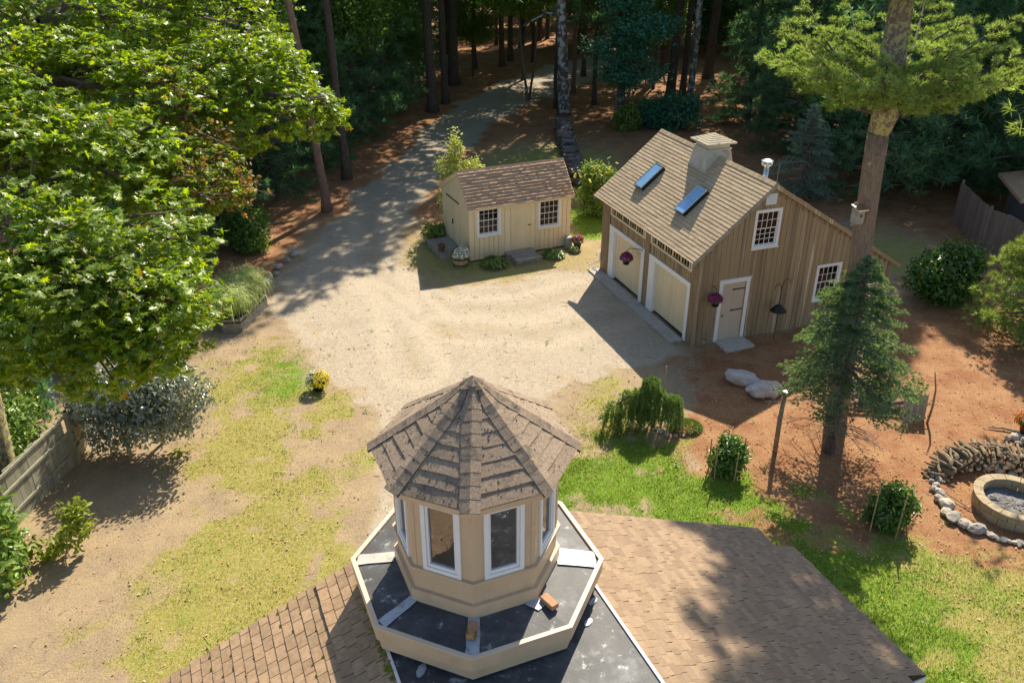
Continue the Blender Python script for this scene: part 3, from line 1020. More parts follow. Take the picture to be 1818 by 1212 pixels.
# ------------------------------------------------------------------ walls, windows, shingles
class Wall:
    """local frame on a wall: x along, d outward, z up"""
    def __init__(s, O, ex, nn):
        s.O, s.ex, s.nn = Vector(O), Vector(ex).normalized(), Vector(nn).normalized()

    def p(s, x, d, z):
        return s.O + s.ex * x + s.nn * d + Vector((0, 0, z))

    def box(s, mb, x0, x1, d0, d1, z0, z1, za=None):
        za = z1 if za is None else za      # z1 at x0, za at x1
        mb.hexa([s.p(x0, d1, z0), s.p(x1, d1, z0), s.p(x1, d0, z0), s.p(x0, d0, z0), s.p(x0, d1, z1), s.p(x1, d1, za), s.p(x1, d0, za), s.p(x0, d0, z1)])
        return mb


def board_wall(w, parent, x0, x1, bw, z0, top, openings, m, th=.022, gap=.004, name='board', jit=.004, breaks=(), batten=None, d0=0.0):
    xs_ = [x0]
    stops = sorted(set([x1] + [o[0] for o in openings if x0 < o[0] < x1] + [o[1] for o in openings if x0 < o[1] < x1] + [b for b in breaks if x0 < b < x1]))
    a = x0
    for st in stops:
        n = max(1, int(round((st - a) / bw)))
        for i in range(1, n + 1):
            xs_.append(a + (st - a) * i / n)
        a = st
    for i in range(len(xs_) - 1):
        a, b = xs_[i], xs_[i + 1]
        mid = (a + b) / 2
        cuts = sorted([(o[2], o[3]) for o in openings if o[0] < mid < o[1]])
        zz = [z0]
        for c in cuts:
            zz += [c[0], c[1]]
        zz.append(None)
        for j in range(0, len(zz), 2):
            lo, hi = zz[j], zz[j + 1]
            ta, tb = (top(a), top(b)) if hi is None else (hi, hi)
            if max(ta, tb) - lo < .02:
                continue
            dd = d0 + random.uniform(0, jit)
            mb = MB()
            w.box(mb, a + gap / 2, b - gap / 2, dd - th, dd, lo, ta, tb)
            if batten:
                w.box(mb, a - batten / 2, a + batten / 2, dd + .001, dd + .018, lo + .004, top(a) - .006 if hi is None else hi - .004)
            mb.build(name, m, parent)


def window(w, parent, x0, x1, z0, z1, cas, cols, rows, glass, label=None, open_low=False, sill=True, frame_m=None, dep=.03, muntin=.016, in_d=-.05):
    fm_ = frame_m or M['white']
    mb = MB()
    w.box(mb, x0, x0 + cas, -.06, dep, z0, z1)
    w.box(mb, x1 - cas, x1, -.06, dep, z0, z1)
    w.box(mb, x0 + cas, x1 - cas, -.06, dep - .002, z1 - cas, z1)
    w.box(mb, x0 + cas, x1 - cas, -.06, dep - .002, z0, z0 + cas * .8)
    win = mb.build('window', fm_, parent)
    if label:
        win['label'] = label
    if sill:
        mb = MB()
        w.box(mb, x0 - .02, x1 + .02, dep - .01, dep + .035, z0 - .035, z0 + .012)
        mb.build('sill', fm_, win)
    xa, xb, za, zb = x0 + cas, x1 - cas, z0 + cas * .8, z1 - cas
    zm_ = (za + zb) / 2
    for k, (a, b, dd) in enumerate(((za, zm_ + .012, in_d), (zm_ - .012, zb, in_d + .022))):
        mb = MB()
        fr = .028
        w.box(mb, xa, xa + fr, dd - .012, dd + .010, a, b)
        w.box(mb, xb - fr, xb, dd - .012, dd + .010, a, b)
        w.box(mb, xa + fr, xb - fr, dd - .012, dd + .009, a, a + fr)
        w.box(mb, xa + fr, xb - fr, dd - .012, dd + .009, b - fr, b)
        nr = rows // 2 if k else rows - rows // 2
        for i in range(1, cols):
            x = xa + fr + (xb - xa - 2 * fr) * i / cols
            w.box(mb, x - muntin / 2, x + muntin / 2, dd - .008, dd + .007, a + fr, b - fr)
        for j in range(1, nr):
            z = a + fr + (b - a - 2 * fr) * j / nr
            w.box(mb, xa + fr, xb - fr, dd - .008, dd + .006, z - muntin / 2, z + muntin / 2)
        mb.build('sash', fm_, win)
        mb = MB()
        mb.add([w.p(xa + fr, dd - .002, a + fr), w.p(xb - fr, dd - .002, a + fr), w.p(xb - fr, dd - .002, b - fr), w.p(xa + fr, dd - .002, b - fr)], [(0, 1, 2, 3)])
        mb.build('glass', glass, win)
    return win


def slab_on(mb, O, e, d, n, x0, x1, s0, s1, t0, t1, lift=0.0):
    """thin shingle: along e from x0 to x1, down slope d from s0 to s1 (upper edge thin t0, butt edge t1)"""
    P = lambda x, s_, t: O + e * x + d * s_ + n * t
    k = len(mb.f)
    mb.edge += [k + 2, k + 3, k + 4]
    mb.hexa([P(x0, s0, lift - .004), P(x0, s1, lift - .004), P(x1, s1, lift - .004), P(x1, s0, lift - .004), P(x0, s0, t0), P(x0, s1, t1), P(x1, s1, t1), P(x1, s0, t0)])


# ------------------------------------------------------------------ the house in front with its flat roof strip
HC = (-.4004, 7.4232)
house = thing('house', 'tan shingled house roof with a flat black strip along its top, nearest in the photo', 'house', (HC[0], HC[1], 0), R(22.5))
ZM = 5.36
PR, PL = .415, .434
AF, AN = .98, -8.5          # far and near ends along the axis
mb = MB()                    # body walls
mb.box(-4.55, 4.70, AN + .3, .75, -.1, 3.55)
mb.box(4.702, 5.12, -2.0, .40, -.1, 3.45)
mb.prism([(-1.2, AN + .35), (1.2, AN + .35), (1.2, .72), (-1.2, .72)], 3.56, 5.1)
mb.build('wall', M['tan'], house)
# roof decks under the shingles
mb = MB()
zr = lambda b: ZM - PR * (b - 1.25)
zl_ = lambda b: ZM + PL * (b + 1.22)


def slope_slab(mb, f, b0, b1, a0, a1, t):
    mb.hexa([(b0, a0, f(b0) - t), (b1, a0, f(b1) - t), (b1, a1, f(b1) - t), (b0, a1, f(b0) - t), (b0, a0, f(b0) - .012), (b1, a0, f(b1) - .012), (b1, a1, f(b1) - .012), (b0, a1, f(b0) - .012)])


slope_slab(mb, zr, 1.25, 4.955, AN, AF - .005, .16)
slope_slab(mb, zr, 4.957, 5.335, -2.04, .555, .15)
slope_slab(mb, zl_, -4.95, -1.22, AN, AF - .005, .16)
mb.build('roof', M['roofbase'], house)
mb = MB()
mb.box(-1.215, 1.245, AN, AF - .002, ZM - .16, ZM - .008)
mb.build('flat_roof', M['membrane'], house)
for b in (1.262, -1.235):
    MB().box(b - .016, b + .016, AN, AF, ZM - .03, ZM + .012).build('drip_edge', M['white'], house)
MB().box(4.93, 5.325, -2.062, -2.043, zr(5.32) - .13, zr(5.32) - .028).build('fascia', M['white'], house)
# right slope: laminated shingles
cp = 1 / math.hypot(1, PR)
dR = Vector((cp, 0, -PR * cp))
nR = Vector((PR * cp, 0, cp))
eR = Vector((0, 1, 0))
OR = Vector((1.28, 0, zr(1.28)))
EXPO = .102
rows_n = int((5.36 - 1.28) / cp / EXPO) + 1
cells = []
for j in range(rows_n):
    s0 = j * EXPO
    b_ = 1.28 + (s0 + EXPO) * cp
    if b_ > 5.40:
        break
    lo, hi = (AN, AF) if b_ < 4.99 else (-2.05, .56)
    y = hi + random.uniform(0, .1)
    y = hi
    while y > max(lo, -4.2):
        wdt = random.choice([.08, .10, .13, .16, .20])
        y0 = max(lo, y - wdt)
        cells.append((-(b_ * .6 + (y + 2) * 1.0) if False else (abs(y + .9) + abs(b_ - 2.6) * .35), y0, y, s0))
        y = y0
cells.sort(key=lambda c: c[0])
rest = MB()
for i, (q, y0, y1, s0) in enumerate(cells):
    hi_t = random.choice([.008, .010, .013, .017])
    mb = MB() if i < 300 else rest
    slab_on(mb, OR, eR, dR, nR, y0 + .0015, y1 - .0015, s0 - .01, s0 + EXPO, .001, hi_t, -.008)
    if i < 300:
        mb.build('shingle', M['roofR'], house)
rest.build('shingle_field', M['roofR'], house, kind='stuff')
mb = MB()
slab_on(mb, OR, eR, dR, nR, AN, -4.2, 0, 4.0, .006, .012, -.008)
mb.build('near_shingle_field', M['roofR'], house, kind='stuff')
# left slope: square three-tab shingles, one lifted course
cl = 1 / math.hypot(1, PL)
dL = Vector((-cl, 0, -PL * cl))
nL = Vector((-PL * cl, 0, cl))
OL = Vector((-1.255, 0, zl_(-1.255)))
EX2 = .130
cnt = 0
restL = MB()
for j in range(0, 32):
    s0 = j * EX2
    y = AF + (random.uniform(-.03, .0) if j % 2 else -.005)
    k = 0
    off = (.10 if j % 2 else 0) + random.uniform(-.02, .02)
    first = True
    while y > -2.6:
        wdt = .20 - (off if first else 0) + random.uniform(-.012, .012)
        first = False
        y0 = y - max(.06, wdt)
        thick = .032 if j == 3 else .013
        mb = MB() if (cnt < 300 and j < 22) else restL
        slab_on(mb, OL, eR, dL, nL, y0 + .005, y - .003, s0 - (.012 if j != 4 else 0), s0 + EX2 * random.uniform(.97, 1.0), .002, thick * random.uniform(.85, 1.15), -.008)
        if mb is not restL:
            mb.build('shingle', M['roofL'], house)
            cnt += 1
        y = y0
restL.build('shingle_field', M['roofL'], house, kind='stuff')
mb = MB()
slab_on(mb, OL, eR, dL, nL, AN, -2.6, 0, 4.0, .004, .01, -.008)
mb.build('near_shingle_field', M['roofL'], house, kind='stuff')
# moss in the joints of the left slope
mv = []
for i in range(60):
    j = random.randrange(5, 21)
    y = AF - .1 - .2 * random.randrange(0, 12) + random.uniform(-.02, .02)
    P = OL + eR * y + dL * (j * EX2 + random.uniform(-.006, .01)) + nL * .010
    for q in range(random.randrange(2, 6)):
        mv.append((P + eR * random.uniform(-.02, .02) + dL * random.uniform(-.008, .012), random.uniform(.008, .018)))
for i in range(120):
    P = OL + eR * random.uniform(-2.4, .2) + dL * random.uniform(-.02, .07) + nL * .012
    mv.append((P, random.uniform(.012, .035)))
mb = MB()
for P, r_ in mv:
    vs = [P + Vector((r_ * math.cos(t) * random.uniform(.7, 1.3), r_ * math.sin(t) * random.uniform(.7, 1.3), -.006)) for t in [k * PI / 3 for k in range(6)]]
    vs.append(P + Vector((0, 0, r_ * .6)))
    mb.add(vs, [(k, (k + 1) % 6, 6) for k in range(6)])
mb.build('moss', M['moss'], house, kind='stuff')
# octagonal parapet carrying the cupola
DR = R(22.5) * 0 + R(-22.5)
OCT0 = R(-90 - 22.5)          # house frame: corner facing the camera


def oct_pt(r_, k, z):
    t = OCT0 + k * PI / 4
    return Vector((r_ * math.cos(t), r_ * math.sin(t), z))


def oct_board(r0, r1, z0, z1, k, gap=.0):
    mb = MB()
    mb.hexa([oct_pt(r0, k, z0), oct_pt(r0, k + 1, z0), oct_pt(r1, k + 1, z0), oct_pt(r1, k, z0), oct_pt(r0, k, z1), oct_pt(r0, k + 1, z1), oct_pt(r1, k + 1, z1), oct_pt(r1, k, z1)])
    return mb


for k in range(8):
    oct_board(1.447, 1.40, 5.565, 5.735, k).build('parapet_board', M['tan'], house)
    oct_board(1.392, 1.34, 5.395, 5.563, k).build('lower_board', M['tan'], house)
    oct_board(1.456, 1.402, 5.737, 5.752, k).build('parapet_cap', M['beige'], house)
mb = MB()
mb.ring(8, [(1.30, 5.27), (1.30, 5.56), (1.398, 5.57), (1.398, 5.722), (.60, 5.825)], OCT0, cap0=True, cap1=True)
mb.build('deck', M['membrane'], house)
dz = lambda r_: 5.722 + (1.398 - r_) * .129


def deck_patch(name, k, r0, r1, w0, w1, m, off=0.0, seg=4, thick=.006, sh=0.0):
    """strip lying on the deck along the corner k"""
    t = OCT0 + k * PI / 4
    u = Vector((math.cos(t), math.sin(t), 0))
    v = Vector((-u.y, u.x, 0))
    mb = MB()
    vs = []
    for i in range(seg + 1):
        f = i / seg
        r_ = r0 + (r1 - r0) * f
        w_ = w0 + (w1 - w0) * f
        for sgn in (-1, 1):
            b = off + sgn * w_ / 2 + random.uniform(-.006, .006) + sh * f
            # flat faces fall off away from the corner line
            zz = dz(r_ + abs(b) * .0) + .008 + random.uniform(0, .003) - abs(b) * .0
            vs.append(u * r_ + v * b + Vector((0, 0, zz)))
    fs = [(2 * i, 2 * i + 2, 2 * i + 3, 2 * i + 1) for i in range(seg)]
    mb.add(vs, fs)
    return mb.build(name, m, house)


deck_patch('seam_tape', 7, .92, 1.37, .11, .13, M['tape'])['label'] = 'silver tape strip on the front left deck seam'
deck_patch('seam_tape', 0, .90, 1.41, .125, .15, M['tape'])['label'] = 'silver tape strip on the front deck seam under the mossy brick'
deck_patch('seam_tape', 1, .90, 1.06, .20, .10, M['tape'], -.05)['label'] = 'short crumpled silver tape at the right front cupola corner'
deck_patch('white_patch', 2, .92, 1.36, .27, .25, M['whitesheet'], .0, 2)
deck_patch('membrane_patch', 6, .95, 1.38, .17, .17, M['lead'], 0, 3)
for (b, a, s) in ((1.02, -.64, .05), (1.12, -.78, .05), (-.90, -.98, .06)):
    pass
# tape dabs on the flat strip beside the parapet and the pale blob on the deck
for (x, y, l, w_, an) in ((.93, -1.02, .14, .07, .5), (1.12, -.76, .15, .07, .5), (-.98, -.94, .19, .09, .9)):
    mb = MB()
    c_, s_ = math.cos(an), math.sin(an)
    poly = [(x + c_ * l / 2 * math.cos(t) - s_ * w_ / 2 * math.sin(t), y + s_ * l / 2 * math.cos(t) + c_ * w_ / 2 * math.sin(t)) for t in [PI / 8 + q * PI / 4 for q in range(8)]]
    mb.prism(poly, ZM - .010, ZM + .006)
    mb.build('tape_patch', M['tape'], house)

# brick walk continuing from the house towards the drive
hm = Matrix.Translation((HC[0], HC[1], 0)) @ Matrix.Rotation(R(22.5), 4, 'Z')
walk = bpy.data.objects.new('brick_path', MB().box(1.15, 2.18, .78, 5.62, -.06, .012).mesh('brick_path'))
walk.data.materials.append(M['soil'])
walk.matrix_world = hm
link(walk)
walk['kind'] = 'structure'
bm_ = MB().box(-.095, .095, -.045, .045, .0, .03).mesh('brick')
bm_.materials.append(M['brickwalk'])
n_b = 0
for i in range(0, 5):
    for j in range(0, 47):
        if n_b >= 240:
            break
        o = mobj('brick', bm_, None, walk, (1.27 + i * .2 + (.1 if j % 2 else 0) * (1 if i < 4 else 0), .86 + j * .1, .002 + random.uniform(0, .004)))
        n_b += 1
for x in (1.12, 2.24):
    MB().box(x - .03, x + .03, .78, 5.62, -.05, .055).build('edging', M['white'], walk)

# ------------------------------------------------------------------ cupola
cup = thing('cupola', 'octagonal tan cupola with tall windows and mossy brown shingle roof on the flat roof', 'cupola', (HC[0], HC[1], 0), R(22.5))
RW = .90
AP = RW * math.cos(PI / 8)
FW = 2 * RW * math.sin(PI / 8)
for k in range(8):
    t = OCT0 + (k + .5) * PI / 4
    nn = Vector((math.cos(t), math.sin(t), 0))
    ex = Vector((-nn.y, nn.x, 0))
    w = Wall(nn * AP - ex * (FW / 2), ex, nn)
    x0, x1, z0, z1 = .125, FW - .125, 6.25, 7.16
    mb = MB()
    w.box(mb, 0, x0 + .004, -.05, 0, 5.78, 7.27)
    w.box(mb, x1 - .004, FW, -.05, 0, 5.78, 7.27)
    w.box(mb, x0 + .004, x1 - .004, -.05, -.0005, 5.78, z0 + .004)
    w.box(mb, x0 + .004, x1 - .004, -.05, -.0005, z1 - .004, 7.27)
    mb.build('wall_panel', M['tan'], cup)
    mb = MB()                       # corner strip
    w.box(mb, -.004, .04, -.01, .006, 6.27, 7.20)
    w.box(mb, FW - .04, FW + .004, -.01, .006, 6.27, 7.20)
    mb.build('corner_trim', M['tan'], cup)
    mb = MB()
    w.box(mb, x0, x0 + .045, -.045, .022, z0, z1)
    w.box(mb, x1 - .045, x1, -.045, .022, z0, z1)
    w.box(mb, x0 + .045, x1 - .045, -.045, .021, z0, z0 + .045)
    w.box(mb, x0 + .045, x1 - .045, -.045, .021, z1 - .045, z1)
    win = mb.build('window', M['white'], cup)
    mb = MB()
    w.box(mb, x0 + .047, x0 + .075, -.04, .006, z0 + .047, z1 - .047)
    w.box(mb, x1 - .075, x1 - .047, -.04, .006, z0 + .047, z1 - .047)
    w.box(mb, x0 + .077, x1 - .077, -.04, .005, z0 + .047, z0 + .085)
    w.box(mb, x0 + .077, x1 - .077, -.04, .005, z1 - .085, z1 - .047)
    mb.build('sash', M['white'], win)
    MB().add([w.p(x0 + .07, -.022, z0 + .08), w.p(x1 - .07, -.022, z0 + .08), w.p(x1 - .07, -.022, z1 - .08), w.p(x0 + .07, -.022, z1 - .08)], [(0, 1, 2, 3)]).build('pane', M['glass'], win)
    oct_board(.945, .895, 6.222, 6.252, k).build('sill_band', M['tan'], cup)
    oct_board(.946, .895, 5.76, 5.945, k).build('skirt_board', M['tan'], cup)
    oct_board(1.075, .88, 7.225, 7.318, k).build('eave_board', M['tan'], cup)
MB().ring(8, [(.84, 5.84), (.84, 5.86)], OCT0, cap0=True, cap1=True).build('floor', M['cupfloor'], cup)
for (x, y, l, w_, a_) in ((.1, -.2, .30, .22, .4), (-.25, .1, .26, .2, 1.1)):
    MB().ring(4, [(l, 5.862), (l, 6.0), (l * .9, 6.08)], a_, cap1=True, cx=x, cy=y).build('stored_box', M['interior'], cup)
ZE, ZA, RE = 7.331, 8.139, 1.12
mb = MB()
mb.ring(8, [(RE - .01, ZE - .012), (RE - .01, ZE - .002), (.02, ZA - .02)], OCT0, cap0=True, cap1=True)
mb.build('roof', M['roofbase'], cup)
NR = 9
for k in range(8):
    for j in range(NR):
        f0 = j / NR
        f1 = min(1.0, (j + 1.12) / NR)
        P = lambda f, kk, lift: oct_pt(RE * (1 - f) + .0, kk, ZE + (ZA - ZE) * f + lift)
        a, b, c, d = P(f0, k, 0), P(f0, k + 1, 0), P(f1, k + 1, 0), P(f1, k, 0)
        n = (b - a).cross(d - a).normalized()
        tb, tt = .012 * random.uniform(.8, 1.2), .003
        mb = MB()
        seg = 5
        bot = [a.lerp(b, i / seg) for i in range(seg + 1)]
        topp = [d.lerp(c, i / seg) for i in range(seg + 1)]
        vs, fs = [], []
        sl_ = (a - d).normalized()
        for i in range(seg + 1):
            wv = sl_ * random.uniform(-.005, .006) + n * random.uniform(-.002, .004)
            vs += [bot[i] + wv - n * .002, bot[i] + wv + n * tb, topp[i] + n * tt]
        for i in range(seg):
            q = 3 * i
            fs += [(q, q + 3, q + 4, q + 1), (q + 1, q + 4, q + 5, q + 2)]
            mb.edge.append(2 * i)
        mb.add(vs, fs)
        mb.build('shingle', M['oldshingle'], cup)
    # hip caps
    NC = 10
    hip0, hip1 = oct_pt(RE + .006, k, ZE), oct_pt(.05, k, ZA - .035)
    sl_ = (hip1 - hip0)
    L = sl_.length
    sl_.normalize()
    tL = (oct_pt(RE, k - 1, ZE) - oct_pt(RE, k, ZE)).normalized()
    tR = (oct_pt(RE, k + 1, ZE) - oct_pt(RE, k, ZE)).normalized()
    tL = (tL - sl_ * tL.dot(sl_)).normalized()
    tR = (tR - sl_ * tR.dot(sl_)).normalized()
    up = (-(tL + tR)).normalized()
    for j in range(NC):
        s0 = L * j / NC - (.0 if j else .004)
        s1 = min(L, L * (j + 1.15) / NC)
        hw = .105 if j < NC - 1 else .09
        hw1 = hw
        maxw = RE * (1 - (s0 / L)) * .39
        hw0 = min(hw, maxw + .012)
        hw1 = min(hw, RE * (1 - min(1, s1 / L)) * .39 + .02)
        mb = MB()
        vs, fs = [], []
        prof = [(-1, .009), (-.55, .012), (-.2, .016), (0, .018), (.2, .016), (.55, .012), (1, .009)]
        for (x, h_) in prof:
            T = tL if x < 0 else tR
            jj = random.uniform(-.004, .004)
            p0 = hip0 + sl_ * (s0 + jj) + T * abs(x) * hw0 + up * (h_ + .007)
            p1 = hip0 + sl_ * s1 + T * abs(x) * hw1 + up * (h_ + .004)
            pb = p0 - up * (.016 if abs(x) < 1 else .024)
            vs += [pb, p0, p1]
        for i in range(len(prof) - 1):
            q = 3 * i
            fs += [(q, q + 1, q + 4, q + 3), (q + 1, q + 2, q + 5, q + 4)]
            mb.edge.append(2 * i)
        n0 = len(vs)
        e0, e1 = vs[2] - up * .016, vs[20] - up * .016
        vs += [e0, e1]
        mb.edge += [len(fs), len(fs) + 1]
        fs += [(0, n0, 2, 1), (18, 19, 20, n0 + 1)]
        mb.add(vs, fs)
        mb.build('cap_shingle', M['capshingle'], cup)
# crown piece
mb = MB()
for k, (h_, rr_) in enumerate(((.030, .16), (.048, .12))):
    vs = []
    for q in range(4):
        t = R(20 + k * 50) + q * PI / 2
        vs.append((rr_ * math.cos(t), rr_ * math.sin(t), ZA - rr_ * .62 + h_ + random.uniform(-.01, .015)))
    vs.append((0, 0, ZA + h_))
    mb.add(vs, [(0, 1, 4), (1, 2, 4), (2, 3, 4), (3, 0, 4)])
mb.build('crown_shingle', M['capshingle'], cup)
# lichen crumbs on the roof
mb = MB()
for i in range(520):
    k = random.choice([7, 7, 7, 0, 0, 6, 6, 1, 7, 5, 2])
    f = random.uniform(.03, .9)
    if random.random() < .5:
        f = (random.randrange(0, NR) + random.uniform(-.10, .06)) / NR
    q = random.random()
    f = min(.95, max(.02, f))
    c = oct_pt(RE * (1 - f), k, 0).lerp(oct_pt(RE * (1 - f), k + 1, 0), q)
    z = ZE + (ZA - ZE) * f + .016
    r_ = random.uniform(.004, .014)
    P = Vector((c.x, c.y, z))
    vs = [P + Vector((r_ * math.cos(t) * random.uniform(.6, 1.4), r_ * math.sin(t) * random.uniform(.6, 1.4), -.006)) for t in [kk * 2 * PI / 5 for kk in range(5)]] + [P + Vector((0, 0, r_ * .8))]
    mb.add(vs, [(kk, (kk + 1) % 5, 5) for kk in range(5)])
M['lichen'] = pm('lichen', (.06, .07, .05), (.20, .20, .15), 30, rv=.5, c3=(.30, .26, .03), p3=(9, .64, .67))
mb.build('lichen', M['lichen'], cup, kind='stuff')

# two loose bricks on the deck
def loose_brick(x, y, rz, label, extra=False):
    p = hm @ Vector((x, y, 0))
    r_ = math.hypot(x, y)
    b = MB().box(-.10, .10, -.047, .047, 0, .062).build('brick', M['brick'], None, bevel=.004)
    b.location = (p.x, p.y, dz(r_) + .010)
    b.rotation_euler = (0, 0, rz)
    return tag(b, label, 'brick', 'loose bricks on the deck')


# local positions from their world places
def h_local(wx, wy):
    v = hm.inverted() @ Vector((wx, wy, 0))
    return v.x, v.y


loose_brick(*h_local(.40, 6.70), R(-52), 'clean brick lying aslant on the sunlit right part of the deck')
loose_brick(*h_local(-.41, 6.31), R(83), 'mossy brick lying on the silver tape in the shade of the cupola')
mb = MB()
for i in range(40):
    x, y = random.uniform(-.105, .105), random.choice([-.045, .046, random.uniform(-.04, .04)])
    mb.box(x - .008, x + .008, y - .008, y + .008, .01, .06 + random.uniform(0, .01)) if abs(y) > .043 and x < -.02 else None
if mb.v:
    mo = mb.build('moss', M['moss'], bpy.data.objects['brick.%03d' % 1] if False else [o for o in bpy.data.objects if o.get('label', '').startswith('mossy brick')][0], kind='stuff')

# ------------------------------------------------------------------ barn with two garage doors
BA = (5.6024, 23.3279)
barn = thing('barn', 'weathered board barn with two cream garage doors and tan shingle saltbox roof', 'barn', (BA[0], BA[1], 0), R(19.983))
BW, BL, HE, HR, BS, HE2 = 7.389, 6.586, 3.074, 4.958, 2.252, 1.834
SLl, SLr = (HR - HE) / BS, (HR - HE2) / (BW - BS)
topf = lambda x: (HE + SLl * x if x < BS else HR - SLr * (x - BS)) - .01
gw = Wall((0, 0, 0), (1, 0, 0), (0, -1, 0))
ops = [(1.79, 2.61, 3.10, 4.19), (4.41, 5.25, .94, 2.07), (.90, 1.75, -.2, 2.02), (2.07, 2.37, 4.42, 4.69)]
board_wall(gw, barn, 0.0, BW, .172, -.05, topf, ops, M['barnwood'], breaks=(BS,), batten=.045)
bw_ = Wall((0, BL, 0), (1, 0, 0), (0, 1, 0))
board_wall(bw_, barn, 0.0, BW, .34, -.05, topf, [], M['barnwood'], breaks=(BS,), batten=.045, d0=-.004)
rw = Wall((BW, 0, 0), (0, 1, 0), (1, 0, 0))
board_wall(rw, barn, .0, BL, .30, -.05, lambda x: HE2 - .01, [], M['barnwood'], d0=-.004)
window(gw, barn, 1.735, 2.675, 3.035, 4.25, .09, 4, 5, M['glassd'], 'upper white window in the gable')
window(gw, barn, 4.355, 5.315, .885, 2.125, .095, 4, 4, M['glassd'], 'lower white window near the spruce')
mb = MB()
gw.box(mb, 2.03, 2.40, -.01, .03, 4.39, 4.72)
lv = mb.build('gable_vent', M['white'], barn)
for i in range(6):
    mb = MB()
    z = 4.43 + i * .045
    mb.hexa([gw.p(2.07, .055, z), gw.p(2.36, .055, z), gw.p(2.36, .031, z + .03), gw.p(2.07, .031, z + .03), gw.p(2.07, .057, z + .006), gw.p(2.36, .057, z + .006), gw.p(2.36, .033, z + .036), gw.p(2.07, .033, z + .036)])
    mb.build('slat', M['white'], lv)
# man door
mb = MB()
gw.box(mb, .78, .905, -.03, .035, 0.02, 2.0)
gw.box(mb, 1.745, 1.87, -.03, .035, 0.02, 2.0)
gw.box(mb, .77, 1.88, -.03, .04, 2.002, 2.125)
gw.box(mb, .75, 1.90, .0, .075, 2.127, 2.15)
mb.build('door_casing', M['white'], barn)
mb = MB()
for i in range(4):
    a = .908 + i * .209
    gw.box(mb, a, a + .206, -.03, -.004 - .002 * (i % 2), .05, 1.998)
dr = mb.build('door', M['doortan'], barn)
for z in (1.76, 1.05):
    mb = MB()
    gw.box(mb, 1.33, 1.745, -.004, .008, z - .018, z + .018)
    gw.box(mb, 1.29, 1.345, -.004, .009, z - .028, z + .028)
    mb.build('strap_hinge', M['blackmetal'], dr)
mb = MB()
gw.box(mb, .985, 1.03, -.004, .006, .85, .98)
mb.tube([gw.p(1.008, .0, .93), gw.p(1.008, .05, .93)], [.02, .028], 8)
mb.build('handle', M['steel'], dr)
# door side
dw = Wall((0, 0, 0), (0, 1, 0), (-1, 0, 0))
for (a, b, nm) in ((0.0, .35, 'corner_post'), (2.985, 3.33, 'middle_post'), (5.975, BL, 'corner_post')):
    n = 2
    for i in range(n):
        mb = MB()
        dw.box(mb, a + (b - a) * i / n + .002, a + (b - a) * (i + 1) / n - .002, -.10, .03 - .012 * i, -.05, HE - .02)
        mb.build(nm, M['barnpost'], barn)
for (a, b, ia, ib) in ((.352, 2.983, .515, 2.605), (3.332, 5.973, 3.55, 5.60)):
    mb = MB()
    dw.box(mb, a, ia, -.13, .02, .02, 1.855)
    dw.box(mb, ib, b, -.13, .02, .02, 1.855)
    dw.box(mb, a, b, -.13, .024, 1.857, 2.015)
    mb.build('door_casing', M['white'], barn)
    mb = MB()
    n = 14
    for i in range(n):
        x = ia + .002 + (ib - ia - .004) * i / n
        dw.box(mb, x, x + (ib - ia) / n - .004, -.14, -.098 + .002 * (i % 2), .10, 1.853)
    dw.box(mb, ia + .002, ib - .002, -.15, -.106, .09, 1.85)
    gd = mb.build('garage_door', M['doorcream'], barn)
    mb = MB()
    dw.box(mb, ia, ib, -.14, -.10, .03, .088)
    mb.build('rubber_seal', M['blackmetal'], gd)
    board_wall(dw, barn, a, b, .125, 2.018, lambda x: 2.375, [], M['barnwood'], d0=-.02, batten=.05)
    mb = MB()
    dw.box(mb, a, b, -.08, .018, 2.378, 2.44)
    mb.build('slat_rail', M['cream'], barn)
    mb = MB()
    dw.box(mb, a, a + .09, -.05, .015, 2.442, 2.95)
    dw.box(mb, b - .09, b, -.05, .015, 2.442, 2.95)
    mb.build('slat_stile', M['cream'], barn)
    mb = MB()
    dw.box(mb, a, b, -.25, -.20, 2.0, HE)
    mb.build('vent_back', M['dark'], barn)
    n = 14
    for i in range(n):
        x = a + .12 + (b - a - .24) * (i + .5) / n
        mb = MB()
        dw.box(mb, x - .03, x + .03, -.03, -.005, 2.442, 2.98)
        mb.build('vent_slat', M['barnwood'] if i % 3 else M['cream'], barn)
    mb = MB()
    dw.box(mb, a, b, -.04, .0, 2.78, HE - .02)
    mb.build('eave_board', M['barnpost'], barn)
MB().box(.20, BW - .05, .05, BL - .05, .0, .03).build('floor', M['dark'], barn)
MB().box(.20, 4.6, .25, BL - .05, 2.55, 2.62).build('loft_floor', M['interior'], barn)
for i in range(7):
    x = 4.3 + i * .17
    MB().box(x, x + .12, .5 + random.uniform(0, .2), .8, .5, random.uniform(.9, 1.9)).build('shelf_item', M['interior'] if i % 2 else M['lead'], barn)
